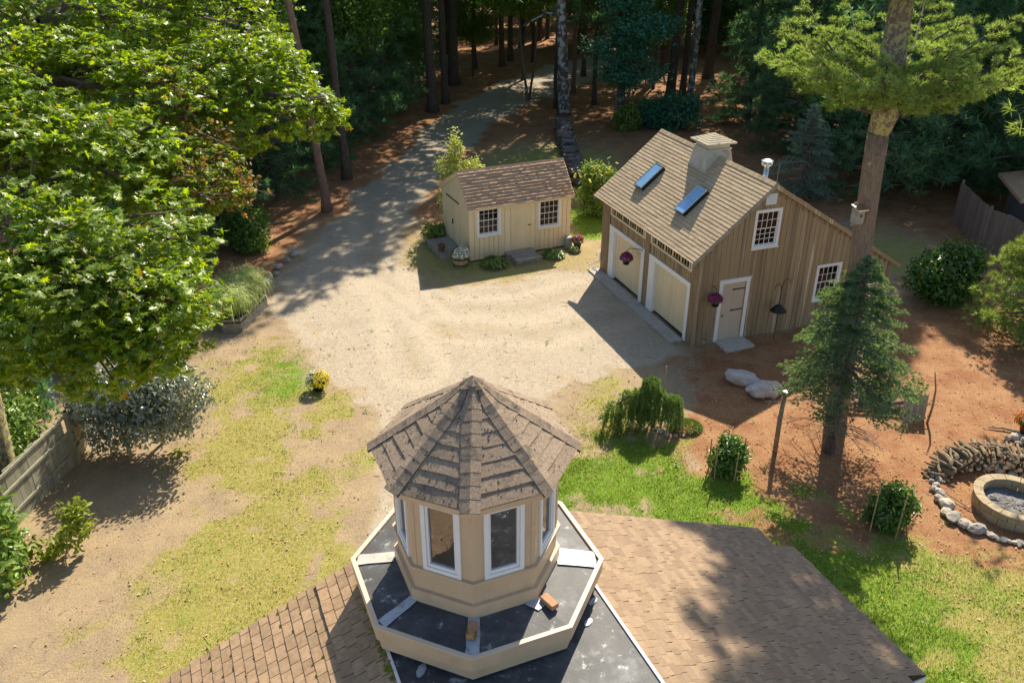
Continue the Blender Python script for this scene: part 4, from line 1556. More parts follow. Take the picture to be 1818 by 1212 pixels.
# roof
RX0, RX1, RY0, RY1 = -.31, BW + .27, -.11, BL + .20
zL = lambda x: HE + SLl * x
zRr = lambda x: HR - SLr * (x - BS)
mb = MB()
for (f, a, b) in ((lambda x: zL(x) + .055, RX0, -.001), (zL, 0.0, BS), (zRr, BS, RX1)):
    if a == RX0:
        mb.hexa([(q_, r_, zL(q_) + h_) for h_ in (.068, .087) for (q_, r_) in ((a, RY0 + .02), (b, RY0 + .02), (b, RY1 - .02), (a, RY1 - .02))])
        continue
    mb.hexa([(a, RY0 + .02, f(a)), (b, RY0 + .02, f(b)), (b, RY1 - .02, f(b)), (a, RY1 - .02, f(a)), (a, RY0 + .02, f(a) + .085), (b, RY0 + .02, f(b) + .085), (b, RY1 - .02, f(b) + .085), (a, RY1 - .02, f(a) + .085)])
roof = mb.build('roof', M['barnpost'], barn)
for (f, a, b, m_) in ((zL, RX0 - .01, BS, M['greywood']), (zRr, BS, RX1 + .01, M['barnwood'])):
    for y0, y1 in ((RY0 - .012, RY0 + .018), (RY1 - .018, RY1 + .012)):
        mb = MB()
        mb.hexa([(a, y0, f(a) - .06), (b, y0, f(b) - .06), (b, y1, f(b) - .06), (a, y1, f(a) - .06), (a, y0, f(a) + .088), (b, y0, f(b) + .088), (b, y1, f(b) + .088), (a, y1, f(a) + .088)])
        mb.build('rake_board', m_, roof)
# row of rafter-end blocks under the right rake
for i in range(22):
    x = BS + .25 + i * .225
    if x < BW - .1:
        MB().box(x, x + .09, -.045, -.018, zRr(x + .05) - .16, zRr(x + .09) - .03).build('dentil', M['barnpost'], roof)


def courses(parent, name, x_top, x_bot, f, lift, y0, y1, expo, m, tab=(.25, .55), seed=1, th=.013):
    rnd = random.Random(seed)
    P0, P1 = Vector((x_top, 0, f(x_top) + lift)), Vector((x_bot, 0, f(x_bot) + lift))
    d = (P1 - P0).normalized()
    e = Vector((0, 1, 0))
    n = Vector((-d.z, 0, d.x)) if d.x > 0 else Vector((d.z, 0, -d.x))
    L = (P1 - P0).length
    k = int(L / expo)
    for j in range(k + 1):
        s0 = j * expo
        s1 = min(L, s0 + expo)
        if s1 - s0 < .02:
            continue
        mb = MB()
        y = y0
        while y < y1 - .01:
            w_ = rnd.uniform(*tab)
            ye = min(y1, y + w_)
            if y1 - ye < .08:
                ye = y1
            slab_on(mb, P0, e, d, n, y + .001, ye - .001, s0 - .01, s1, .001, th * rnd.uniform(.8, 1.25), -.004)
            y = ye
        mb.build(name, m, parent)


courses(roof, 'shingle_course', BS, RX0 - .02, zL, .088, RY0 - .01, RY1 + .01, .126, M['barnshingle'], seed=2)
courses(roof, 'shingle_course', BS, RX1 + .02, zRr, .088, RY0 - .01, RY1 + .01, .126, M['barnshingle'], seed=3)
mb = MB()
y = RY0 - .01
while y < RY1:
    ye = min(RY1 + .01, y + .28)
    mb.hexa([(BS - .11, y, zL(BS - .11) + .10), (BS - .11, ye, zL(BS - .11) + .10), (BS, ye, HR + .104), (BS, y, HR + .104), (BS - .11, y, zL(BS - .11) + .122), (BS - .11, ye, zL(BS - .11) + .115), (BS, ye, HR + .120), (BS, y, HR + .128)])
    mb.hexa([(BS, y, HR + .104), (BS, ye, HR + .104), (BS + .11, ye, zRr(BS + .11) + .10), (BS + .11, y, zRr(BS + .11) + .10), (BS, y, HR + .128), (BS, ye, HR + .120), (BS + .11, ye, zRr(BS + .11) + .115), (BS + .11, y, zRr(BS + .11) + .122)])
    y = ye
mb.build('ridge_cap', M['barnshingle'], roof)
# skylights
aL = math.atan(SLl)
for (y0, y1) in ((4.66, 5.19), (1.88, 2.44)):
    d = Vector((math.cos(aL), 0, math.sin(aL)))
    n = Vector((-math.sin(aL), 0, math.cos(aL)))
    O = Vector((.50, y0, zL(.50) + .09))
    mb = MB()
    mb.obox(O, d * 1.05, (0, y1 - y0, 0), n * .13)
    sk = mb.build('skylight', M['blackmetal'], barn)
    mb = MB()
    t = .04
    for (o2, la, lb) in ((O, 1.05, t), (O + Vector((0, y1 - y0 - t, 0)), 1.05, t)):
        mb.obox(o2 + n * .131 - d * .004, d * (la + .008), (0, lb, 0), n * .014)
    mb.obox(O + n * .131 + Vector((0, t + .001, 0)), d * t, (0, y1 - y0 - 2 * t - .002, 0), n * .013)
    mb.obox(O + n * .131 + d * (1.05 - t) + Vector((0, t + .001, 0)), d * t, (0, y1 - y0 - 2 * t - .002, 0), n * .013)
    mb.build('frame', M['steel'], sk)
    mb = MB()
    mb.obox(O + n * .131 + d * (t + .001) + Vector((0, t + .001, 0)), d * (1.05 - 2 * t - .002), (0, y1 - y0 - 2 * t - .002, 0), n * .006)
    mb.build('glass', M['painted_sky_glass'], sk)
# ridge ventilator
cx, cy = BS, 3.42
mb = MB()
q = math.sqrt(2)
mb.ring(4, [(.56 * q, 4.30), (.53 * q, 4.62), (.42 * q, 5.25)], PI / 4, cap1=True, cx=cx, cy=cy)
rv_ = mb.build('roof_vent', M['lead'], barn)
rv_['label'] = 'square flared ridge ventilator with hipped cap'
MB().ring(4, [(.44 * q, 5.252), (.44 * q, 5.285)], PI / 4, cap0=True, cap1=True, cx=cx, cy=cy).build('collar', M['paleclad'], rv_)
MB().ring(4, [(.385 * q, 5.286), (.385 * q, 5.47)], PI / 4, cx=cx, cy=cy).build('box', M['paleclad'], rv_)
mb = MB()
mb.ring(4, [(.54 * q, 5.44), (.54 * q, 5.475)], PI / 4, cap0=True, cap1=True, cx=cx, cy=cy)
cap = mb.build('cap', M['paleclad'], rv_)
NV = 6
mb = MB()
for k in range(4):
    for j in range(NV):
        f0, f1 = j / NV, min(1, (j + 1.1) / NV)
        A_ = lambda f, kk, up_: Vector((cx + .55 * q * (1 - f) * math.cos(PI / 4 + kk * PI / 2), cy + .55 * q * (1 - f) * math.sin(PI / 4 + kk * PI / 2), 5.478 + .24 * f + up_))
        mb.add([A_(f0, k, .014), A_(f0, k + 1, .014), A_(f1, k + 1, .003), A_(f1, k, .003), A_(f0, k, -.001), A_(f0, k + 1, -.001)], [(0, 1, 2, 3), (4, 5, 1, 0)])
M['mossshingle'] = pm('mossy_cap_shingle', (.36, .31, .22), (.46, .41, .30), 20, rough=.95, bump=.8, bs=80, c3=(.12, .10, .06), p3=(5, .56, .66))
mb.build('shingle', M['mossshingle'], rv_)
# stove pipe and rod
px_, py_ = 2.95, 1.40
mb = MB()
mb.ring(14, [(.085, 4.45), (.085, 5.16)], 0, cap1=True, cx=px_, cy=py_)
sp_ = mb.build('stove_pipe', M['steel'], barn, smooth=True)
mb = MB()
mb.ring(16, [(.15, 5.13), (.175, 5.16), (.175, 5.17)], 0, cap0=True, cap1=True, cx=px_, cy=py_)
mb.ring(16, [(.06, 5.17), (.06, 5.25)], 0, cx=px_, cy=py_)
mb.ring(16, [(.20, 5.24), (.19, 5.275), (.10, 5.31), (.01, 5.32)], 0, cap0=True, cap1=True, cx=px_, cy=py_)
mb.build('cap', M['steel'], sp_)
mb = MB()
mb.tube([(BS + .05, -.02, HR + .05), (BS + .06, -.03, 5.62)], [.012, .008], 6)
mb.build('antenna', M['greywood'], barn)
# downspout at the back corner
mb = MB()
mb.tube([(-.06, BL - .03, .75), (-.06, BL - .02, .40), (-.10, BL + .05, .30), (-.38, BL + .28, .12), (-.20, BL + .1, .05), (-.02, BL + .02, .03)], .03, 6)
mb.build('downspout', M['white'], barn)
# faucet at the front corner
mb = MB()
mb.tube([gw.p(.42, 0, .22), gw.p(.42, .07, .22), gw.p(.42, .09, .10)], .015, 6)
mb.build('faucet', M['steel'], barn)
bmat = Matrix.Translation((BA[0], BA[1], 0)) @ Matrix.Rotation(R(19.983), 4, 'Z')


def slab(name, pts, z0, z1, m, kind='structure', bev=.01):
    o = MB().prism(pts, z0, z1).build(name, m, None, bevel=bev)
    if kind:
        o['kind'] = kind
    return o


def bw2(x, y):
    v = bmat @ Vector((x, y, 0))
    return (v.x, v.y)


slab('concrete_apron', [bw2(-.50, 3.56), bw2(-.04, 3.56), bw2(-.04, 6.62), bw2(-.50, 6.62)], -.1, .06, M['concrete'])
slab('concrete_apron', [bw2(-.47, .42), bw2(-.04, .42), bw2(-.04, 3.54), bw2(-.47, 3.54)], -.1, .055, M['concrete'])
slab('doorstep_slab', [(6.36, 23.70), (6.64, 22.90), (7.60, 23.32), (7.34, 24.02)], -.1, .07, M['concrete'])

# ------------------------------------------------------------------ garden shed
SO = (-1.6163, 30.2391)
SA = .4199
shed = thing('garden_shed', 'small cream board shed with brown shingle roof and two white windows', 'shed', (SO[0], SO[1], 0), SA)
sL, sW, sE, sR, sS = 4.32, 2.97, 2.203, 3.266, .933
k1, k2 = (sR - sE) / sS, (sR - sE) / (sW - sS)
fw_ = Wall((0, 0, 0), (1, 0, 0), (0, -1, 0))
lw_ = Wall((0, 0, 0), (0, 1, 0), (-1, 0, 0))
rw_ = Wall((sL, 0, 0), (0, 1, 0), (1, 0, 0))
kw_ = Wall((0, sW, 0), (1, 0, 0), (0, 1, 0))
stop_ = lambda y: (sE + k1 * y if y < sS else sR - k2 * (y - sS)) + .02
board_wall(fw_, shed, 0, sL, .21, .04, lambda x: sE + .01, [(.40, 1.20, 1.06, 2.13), (2.97, 3.78, 1.02, 2.04), (1.72, 2.55, .20, 2.02)], M['cream'], gap=.014, jit=.006)
board_wall(lw_, shed, 0, sW, .21, .06, stop_, [(1.10, 2.36, .22, 2.0)], M['cream'], gap=.014, jit=.006, breaks=(sS,))
board_wall(rw_, shed, 0, sW, .25, .04, stop_, [], M['cream'], gap=.003, breaks=(sS,))
board_wall(kw_, shed, 0, sL, .30, .04, lambda x: sE + .01, [], M['cream'], gap=.003)
MB().box(.03, sL - .03, .03, sW - .03, .10, .16).build('floor', M['interior'], shed)
MB().box(.02, sL - .02, .02, sW - .02, -.1, .10).build('footing', M['dark'], shed)
for i in range(12):
    x = .25 + i * .32 + random.uniform(-.05, .05)
    MB().box(x, x + random.uniform(.1, .25), .5, .9 + random.uniform(0, .5), .16, random.uniform(.8, 1.9)).build('stored_item', random.choice([M['interior'], M['lead'], M['greywood'], M['log']]), shed)
window(fw_, shed, .31, 1.29, .985, 2.205, .09, 4, 4, M['glassd'], 'left white shed window')
window(fw_, shed, 2.88, 3.87, .94, 2.115, .09, 4, 4, M['glassd'], 'right white shed window')
mb = MB()
for i in range(4):
    a = 1.725 + i * .206
    fw_.box(mb, a, a + .203, -.02, .012 + .003 * (i % 2), .21, 2.015)
dr = mb.build('door', M['cream'], shed)
mb = MB()
fw_.box(mb, 2.44, 2.50, .014, .03, 1.14, 1.18)
mb.tube([fw_.p(2.49, .03, 1.16), fw_.p(2.58, .045, 1.16)], .014, 6)
mb.build('latch', M['blackmetal'], dr)
MB().box(1.70, 2.57, -.03, -.003, 2.022, 2.05).build('drip_strip', M['cream'], shed)
for (a, b) in ((1.105, 1.765), (1.775, 2.355)):
    mb = MB()
    n = 3
    for i in range(n):
        lw_.box(mb, a + (b - a) * i / n + .002, a + (b - a) * (i + 1) / n - .002, -.02, .010 + .003 * (i % 2), .23, 1.99)
    sd = mb.build('side_door', M['cream'], shed)
    if a < 1.5:
        mb = MB()
        lw_.box(mb, 1.70, 1.75, .014, .05, 1.0, 1.2)
        mb.build('handle', M['blackmetal'], sd)
mb = MB()
lw_.box(mb, 1.02, 2.42, .0, .035, 2.0, 2.03)
mb.build('door_track', M['blackmetal'], shed)
mb = MB()
lw_.box(mb, 1.757, 1.783, -.03, .004, .22, 1.99)
mb.build('door_gap', M['dark'], shed)
zf = lambda y: sE + k1 * y
zb = lambda y: sR - k2 * (y - sS)
mb = MB()
for (f, a, b) in ((zf, -.09, sS), (zb, sS, sW + .09)):
    mb.hexa([(-.06, a, f(a)), (sL + .06, a, f(a)), (sL + .06, b, f(b)), (-.06, b, f(b)), (-.06, a, f(a) + .05), (sL + .06, a, f(a) + .05), (sL + .06, b, f(b) + .05), (-.06, b, f(b) + .05)])
sroof = mb.build('roof', M['cream'], shed)
for (f, a, b) in ((zf, -.10, sS), (zb, sS, sW + .10)):
    for x0, x1 in ((-.085, -.062), (sL + .062, sL + .085)):
        mb = MB()
        mb.hexa([(x0, a, f(a) - .08), (x1, a, f(a) - .08), (x1, b, f(b) - .08), (x0, b, f(b) - .08), (x0, a, f(a) + .055), (x1, a, f(a) + .055), (x1, b, f(b) + .055), (x0, b, f(b) + .055)])
        mb.build('rake_board', M['cream'], shed)
MB().box(-.06, sL + .06, -.115, -.092, zf(-.1) - .06, zf(-.1) + .045).build('fascia', M['cream'], shed)


def tab_courses(parent, name, O, e, d, L, width, expo, tabw, m, th, seed):
    n = d.cross(e).normalized()
    if n.z < 0:
        n = -n
    rnd = random.Random(seed)
    k = int(round(L / expo))
    for j in range(k):
        mb = MB()
        x = -rnd.uniform(0, tabw)
        while x < width:
            x1 = x + tabw * rnd.choice([.6, .8, 1, 1, 1.2])
            a, b = max(0, x), min(width, x1)
            if b - a > .02:
                t = th * rnd.choice([.8, 1, 1.1])
                P = lambda xx, ss, tt: O + e * xx + d * ss + n * tt
                s0, s1 = j * L / k - .01, (j + 1) * L / k
                mb.edge += [len(mb.f) + 3]
                mb.hexa([P(a + .001, s0, -.004), P(a + .001, s1, -.004), P(b - .001, s1, -.004), P(b - .001, s0, -.004), P(a + .001, s0, .001), P(a + .001, s1, t), P(b - .001, s1, t), P(b - .001, s0, .001)])
            x = x1
        mb.build(name, m, parent)


ex = Vector((1, 0, 0))
a = math.atan(k1)
tab_courses(sroof, 'shingle_course', Vector((-.095, sS, sR + .056)), ex, Vector((0, -math.cos(a), -math.sin(a))), (sS + .13) / math.cos(a), sL + .19, .135, .17, M['shedshingle'], .034, 4)
a = math.atan(k2)
tab_courses(sroof, 'shingle_course', Vector((-.095, sS, sR + .056)), ex, Vector((0, math.cos(a), -math.sin(a))), (sW - sS + .13) / math.cos(a), sL + .19, .135, .17, M['shedshingle'], .034, 5)
mb = MB()
x = -.1
while x < sL + .09:
    x1 = min(sL + .10, x + .15)
    t = random.uniform(0, .006)
    mb.hexa([(x, sS - .10, zf(sS - .10) + .068), (x1, sS - .10, zf(sS - .10) + .068), (x1, sS, sR + .070), (x, sS, sR + .070), (x, sS - .10, zf(sS - .10) + .080), (x1, sS - .10, zf(sS - .10) + .087 + t), (x1, sS, sR + .094 + t), (x, sS, sR + .086)])
    mb.hexa([(x, sS, sR + .070), (x1, sS, sR + .070), (x1, sS + .12, zb(sS + .12) + .066), (x, sS + .12, zb(sS + .12) + .066), (x, sS, sR + .086), (x1, sS, sR + .094 + t), (x1, sS + .12, zb(sS + .12) + .085 + t), (x, sS + .12, zb(sS + .12) + .078)])
    x = x1
mb.build('ridge_cap', M['shedshingle'], sroof)
sm = Matrix.Translation((SO[0], SO[1], 0)) @ Matrix.Rotation(SA, 4, 'Z')


def sw(x, y, z=0):
    v = sm @ Vector((x, y, z))
    return v


def deck_thing(name, label, x0, x1, y0, y1, z, n, cat, along_x=True):
    c = sw((x0 + x1) / 2, (y0 + y1) / 2)
    t = thing(name, label, cat, (c.x, c.y, 0), SA)
    lx, ly = (x1 - x0) / 2, (y1 - y0) / 2
    MB().box(-lx + .02, lx - .02, -ly + .02, ly - .02, -.04, z - .035).build('frame', M['greywood'], t)
    for i in range(n):
        if along_x:
            b = MB().box(-lx, lx, -ly + 2 * ly * i / n + .004, -ly + 2 * ly * (i + 1) / n - .004, z - .033, z + random.uniform(-.004, .003))
        else:
            b = MB().box(-lx + 2 * lx * i / n + .004, -lx + 2 * lx * (i + 1) / n - .004, -ly, ly, z - .033, z + random.uniform(-.004, .003))
        b.build('plank', M['greywood'], t)
    return t


deck_thing('wooden_platform', 'low grey plank platform before the shed side door', -.97, -.06, .72, 2.36, .25, 6, 'platform', False)
deck_thing('wooden_step', 'grey wooden step in front of the shed front door', 1.50, 2.56, -1.08, -.44, .20, 4, 'step')
deck_thing('door_sill_step', 'narrow weathered board step directly under the shed front door', 1.42, 2.62, -.40, -.04, .20, 2, 'step')


# ------------------------------------------------------------------ pots, flowers, shrubs
def lathe(prof, m, name, parent, n=18, loc=None):
    mb = MB()
    mb.ring(n, prof, 0, cap0=True, cap1=False)
    return mb.build(name, m, parent, loc, smooth=True)


def dome_leaves(n, cx, cy, cz, rx, rz, size, up=.4, asp=.5, inner=.55, fmin=-.2):
    d = rand_dirs(n * 2)
    d = d[d[:, 2] > fmin][:n]
    rr = rng.uniform(inner, 1, len(d)) ** .6
    C = np.array([cx, cy, cz]) + d * rr[:, None] * np.array([rx, rx, rz])
    return leaves(C, unit(d + np.array([0, 0, up]) + rng.normal(size=d.shape) * .4), size, asp=asp, droop=np.array([0, 0, -.2]))


def part_np(name, VF, m, parent, kind=None):
    return mobj(name, np_mesh(name, *VF), m, parent, None, kind)


def mum(label, x, y, z, r_, h, blooms, pot=None, potm=None, group=None, name='flower_pot', cat='flowers', bs=.035, leafs=M['rhodleaf'], nb=260, hang=None):
    t = thing(name, label, cat, (x, y, z), random.uniform(0, 6), group)
    z0 = 0
    if pot:
        pr, ph_ = pot
        lathe([(pr * .78, 0), (pr, ph_), (pr * 1.04, ph_), (pr * .9, ph_ - .02), (pr * .88, ph_ * .85)], potm or M['terracotta'], 'pot', t)
        MB().ring(14, [(pr * .88, ph_ * .84), (.01, ph_ * .88)], 0).build('soil', M['soil'], t)
        z0 = ph_
    part_np('foliage', dome_leaves(420, 0, 0, z0 + h * .25, r_ * .95, h * .7, .075), leafs, t)
    for mname, sect in blooms:
        d = rand_dirs(nb * 4)
        d = d[d[:, 2] > -.05]
        if sect is not None:
            an = np.arctan2(d[:, 1], d[:, 0])
            d = d[(an > sect[0]) & (an < sect[1])]
        d = d[:nb]
        C = np.array([0, 0, z0 + h * .25]) + d * np.array([r_, r_, h * .78]) * rng.uniform(.93, 1.04, (len(d), 1))
        V, F = join([leaves(C + rng.normal(size=C.shape) * .004, unit(d + rng.normal(size=d.shape) * .35), bs, asp=.9) for _ in range(2)])
        part_np('blossoms', (V, F), M[mname], t)
    return t


t = mum('pot of white and yellow mums standing alone on the lawn edge', -5.53, 20.72, 0, .34, .42, [('whitepetal', (1.2, 3.14)), ('whitepetal', (-3.14, -1.9)), ('yellow', (-1.9, 1.0)), ('lavender', (1.0, 1.5))], (.17, .17), M['blackmetal'])
t.rotation_euler = (0, 0, 0)
b = sw(-.45, -.16)
t = thing('barrel_planter', 'half barrel of white mums with lavender and yellow edges by the shed', 'planter', (b.x, b.y, 0))
for i in range(16):
    a0, a1 = 2 * PI * i / 16 + .01, 2 * PI * (i + 1) / 16 - .01
    mb = MB()
    P = lambda a_, r_, z_: (r_ * math.cos(a_), r_ * math.sin(a_), z_)
    for (ra, za, rb, zb_) in ((.25, 0, .29, .16), (.29, .16, .28, .36)):
        mb.hexa([P(a0, ra - .02, za), P(a0, ra, za), P(a1, ra, za), P(a1, ra - .02, za), P(a0, rb - .02, zb_), P(a0, rb, zb_), P(a1, rb, zb_), P(a1, rb - .02, zb_)])
    mb.build('stave', M['barrel'], t)
for z_ in (.06, .28):
    MB().ring(20, [(.292, z_), (.297, z_ + .02), (.292, z_ + .045)], 0).build('hoop', M['blackmetal'], t)
MB().ring(16, [(.26, .32), (.01, .33)], 0).build('soil', M['soil'], t)
part_np('foliage', dome_leaves(500, 0, 0, .40, .34, .34, .08), M['rhodleaf'], t)
for mn, (s0, s1), nb in (('whitepetal', (-2.5, .6), 330), ('whitepetal', (.6, 1.4), 60), ('yellow', (.5, 1.5), 90), ('lavender', (1.6, 2.8), 110)):
    d = rand_dirs(3000)
    an = np.arctan2(d[:, 1], d[:, 0])
    d = d[(d[:, 2] > .0) & (an > s0) & (an < s1)][:nb]
    C = np.array([0, 0, .42]) + d * np.array([.37, .37, .36])
    part_np('blossoms', join([leaves(C + rng.normal(size=C.shape) * .006, unit(d + rng.normal(size=d.shape) * .3), .042, asp=.9) for _ in range(2)]), M[mn], t)
# terracotta pot on the platform
b = sw(-.80, .98)
t = thing('terracotta_pot', 'empty brown clay pot on the grey platform', 'pot', (b.x, b.y, .253))
lathe([(.10, 0), (.135, .20), (.15, .20), (.15, .25), (.125, .25), (.11, .10)], M['terracotta'], 'body', t)


def rosette(label, x, y, r_, h, n, size, m, name='hosta', cat='plant', group=None, asp=.5):
    t = thing(name, label, cat, (x, y, 0), 0, group)
    an = rng.uniform(0, 2 * PI, n)
    f = rng.uniform(.15, 1, n) ** .6
    C = np.stack([r_ * f * np.cos(an), r_ * f * np.sin(an), h * (1.05 - .75 * f ** 2) + rng.uniform(-.03, .03, n)], 1)
    D = np.stack([np.cos(an), np.sin(an), -.35 * f], 1)
    N = unit(np.stack([np.cos(an) * .5 * f, np.sin(an) * .5 * f, np.ones(n)], 1) + rng.normal(size=(n, 3)) * .2)
    x_ = unit(np.cross(D, N))
    # explicit direction: leaf axis along D
    u = unit(D)
    v = unit(np.cross(N, u))
    w = np.cross(u, v)
    s = (size * rng.uniform(.75, 1.25, n))[:, None]
    prof = [(-.5, 0, 0), (-.12, asp / 2, .08), (.22, asp / 2.3, .05), (.55, 0, -.10), (.22, -asp / 2.3, .05), (-.12, -asp / 2, .08)]
    V = np.stack([C + s * (u * a + v * b + w * c) for a, b, c in prof], 1).reshape(-1, 3)
    k = np.arange(n)[:, None] * 6
    F = np.concatenate([k + np.array([[0, 3, 2, 1]]), k + np.array([[0, 5, 4, 3]])], 0)
    part_np('leaves', (V, F), m, t)
    return t


b = sw(.67, -.74)
rosette('broad low hosta clump on the grass before the left shed window', b.x, b.y, .50, .36, 170, .22, M['hosta'])
b = sw(3.2, -.80)
rosette('yellow-tinged hosta clump right of the shed step', b.x, b.y, .42, .30, 120, .20, M['lightleaf'])
b = sw(4.45, -.42)
t = mum('pot of magenta mums at the right front corner of the shed', b.x, b.y, 0, .26, .34, [('magenta', None)], (.16, .22), M['blackmetal'], nb=200)
b = sw(4.15, -.70)
mum('grey-green dusty plant with white flowers beside the magenta mums', b.x, b.y, 0, .22, .26, [('whitepetal', None)], None, nb=40, leafs=M['lightleaf'], name='dusty_plant', cat='plant')
b = sw(4.12, -.22)
mb = MB().box(-.14, .14, -.10, .10, 0, .44)
mb.box(-.15, .15, -.11, .11, .442, .47)
o = mb.build('grey_box', M['greenbelt'], None, (b.x, b.y, 0), bevel=.012)
o.rotation_euler = (0, 0, SA)
tag(o, 'grey utility box against the right front corner of the shed', 'box')


def shrub(label, x, y, lobes, n, size, m, name='shrub', cat='shrub', clump=10, cr=.12, asp=.5, up=.5, seed=1, stems=4, stem_m=None, group=None, shell=.45, stem_h=None, stem_r=.025):
    t = thing(name, label, cat, (x, y, 0), 0, group)
    me, C = leafy_mesh(name + '_foliage', lobes, n, size, seed, asp, up, clump, cr, shell)
    mobj('foliage', me, m, t)
    rnd = random.Random(seed)
    mb = MB()
    for i in range(stems):
        c = C[rnd.randrange(len(C))]
        b0 = (rnd.uniform(-.1, .1) * min(1, stems), rnd.uniform(-.1, .1), -.05)
        mb.tube([b0, (c[0] * .35, c[1] * .35, c[2] * .55), (c[0] * .95, c[1] * .95, c[2])], [stem_r, stem_r * .7, stem_r * .3], 5)
    mb.build('stems', stem_m or M['twig'], t)
    return t


# climbing shrub behind the shed, ornamental shrub right of it, seedlings
b = sw(.9, 3.5)
shrub('leggy cream-leaved shrub rising behind the shed roof', b.x, b.y, [(0, 0, 1.3, .9, .8, 1.2), (-.35, .2, 2.6, .55, .5, .5), (.5, 0, 2.5, .6, .5, .5), (-.1, .1, 3.3, .28, .28, .5), (-.1, .1, 3.9, .15, .15, .35)], 4200, .13, M['creamleaf'], cr=.10, seed=21)
t = shrub('tall yellow-green feathery shrub between the shed and barn', 3.75, 35.7, [(0, 0, .8, .85, .8, .8), (.1, 0, 1.5, .75, .7, .55), (-.2, .1, 1.9, .5, .5, .35)], 6500, .15, M['lightleaf'], asp=.28, cr=.12, seed=22)
part_np('plumes', leaves(np.stack([rng.normal(0, .45, 150), rng.normal(0, .4, 150), rng.uniform(1.7, 2.25, 150)], 1), rand_dirs(150, 1.), .20, asp=.35), M['creamleaf'], t)
b = sw(-.55, 2.75)
shrub('small glossy green shrub behind the shed platform', b.x, b.y, [(0, 0, .4, .42, .42, .42), (.2, .3, .3, .3, .3, .3)], 900, .13, M['lightleaf'], seed=23, cr=.07)
shrub('dark round laurel bush in shade by the right fence', 15.1, 26.9, [(0, 0, .8, 1.15, 1.1, .85), (.5, .3, 1.3, .75, .7, .6), (-.55, -.2, .9, .7, .7, .6)], 7500, .15, M['rhodleaf'], seed=24, cr=.14)
shrub('dark round bush in shade above the left stone row', -10.6, 31.8, [(0, 0, .8, .9, .9, .85), (.3, -.5, .5, .6, .6, .5)], 4200, .12, M['darkleaf'], seed=25)
shrub('broad dark shrub at the wood edge behind the barn ridge', 9.9, 51.5, [(0, 0, 1.0, 1.6, 1.2, 1.0), (-1.4, .3, .8, 1.0, 1.0, .8)], 4500, .2, M['mapleleaf'], seed=26, cr=.2)
shrub('small glinting shrub under the teal maple sapling', 6.9, 50.9, [(0, 0, .8, .7, .7, .9)], 1500, .17, M['lightleaf'], seed=27)
shrub('pale leafy shrub cut by the lower left frame edge', -10.75, 13.3, [(0, 0, .9, .75, .7, .85), (.35, -.4, .6, .5, .5, .5), (-.3, .3, 1.4, .5, .5, .4)], 2300, .17, M['lightleaf'], seed=28, cr=.12)
t = shrub('upright yellow-green sapling on bare soil by the left fence', -9.55, 13.95, [(.25, .1, .95, .28, .28, .25), (.3, .1, .60, .33, .3, .25), (.0, 0, .25, .35, .3, .22), (-.45, -.25, .22, .32, .28, .2)], 430, .16, M['yellowleaf'], seed=29, cr=.08, stems=6, stem_r=.012)
# two staked rhododendrons
for (x, y, lab, sd, sc) in ((5.21, 16.80, 'staked leafy rhododendron nearer the weeping conifer', 31, 1.0), (8.38, 14.85, 'staked leafy rhododendron nearer the fire pit', 32, 1.12)):
    t = shrub(lab, x, y, [(0, 0, .24 * sc, .38 * sc, .38 * sc, .24 * sc), (0, 0, .48 * sc, .42 * sc, .40 * sc, .38 * sc), (.22 * sc, -.1, .6 * sc, .28 * sc, .25 * sc, .22 * sc), (.1, .1, .72 * sc, .30 * sc, .3 * sc, .22 * sc)], 2300, .12, M['rhodleaf'], 'rhododendron', 'shrub', 8, .06, .36, .6, sd, 7, group='staked rhododendrons on the lawn')
    for i in range(5):
        an = .5 + i * 1.25 + sd
        r_ = .40 * sc
        MB().tube([(r_ * math.cos(an), r_ * math.sin(an), -.05), (r_ * 1.05 * math.cos(an), r_ * 1.05 * math.sin(an), random.uniform(.75, 1.12) * sc)], .016, 5).build('stake', M['barrel'], t)
    MB().ring(18, [(.41 * sc, .55), (.415 * sc, .56)], 0).build('twine', M['greywood'], t)

# weeping conifer with its stone ring and low plant
t = thing('weeping_conifer', 'weeping green conifer with several drooping humps on the lawn', 'conifer', (3.4, 18.75, 0))
Cs, Ds = [], []
humps = [(-.72, -.05, .78, .24, 46), (-.80, -.2, .45, .24, 34), (-.42, .15, 1.0, .15, 22), (-.14, .05, 1.10, .20, 50), (.22, .05, 1.46, .22, 70), (.05, -.1, 1.25, .20, 44), (.52, .0, 1.12, .14, 26), (.82, -.05, .98, .20, 66)]
for (hx, hy, hz, hr_, ns_) in humps:
    for i in range(ns_):
        an = rng.uniform(0, 2 * PI)
        rr = hr_ * rng.uniform(.25, 1)
        x0, y0 = hx + rr * math.cos(an), hy + rr * math.sin(an)
        zt = hz - .35 * (rr / hr_) ** 2 * hr_ + rng.uniform(-.04, .04)
        zbm = rng.uniform(.03, .45) if rng.random() < .8 else zt - .3
        k = max(3, int((zt - zbm) / .045))
        f = np.linspace(0, 1, k)
        out = .10 * np.sin(f * 1.6)
        Cs.append(np.stack([x0 + out * math.cos(an) + rng.normal(0, .012, k), y0 + out * math.sin(an) + rng.normal(0, .012, k), zt + (zbm - zt) * f], 1))
        Ds.append(np.stack([np.full(k, math.cos(an) * .45), np.full(k, math.sin(an) * .45), -.7 + .9 * (f < .12)], 1))
C = np.concatenate(Cs)
D = unit(np.concatenate(Ds))
part_np('crown', tufts(C, D, 9, .075, .014, .55), M['weepneedle'], t)
for L in ([(0, 0, -.05), (.05, 0, .6), (.3, .05, 1.35)], [(0, 0, .3), (-.3, .1, .95), (-.7, 0, .7)], [(.2, .03, 1.1), (.55, 0, 1.0), (.85, 0, .75)]):
    MB().tube(L, [.05, .035, .02], 6).build('trunk', M['bark'], t, smooth=True)
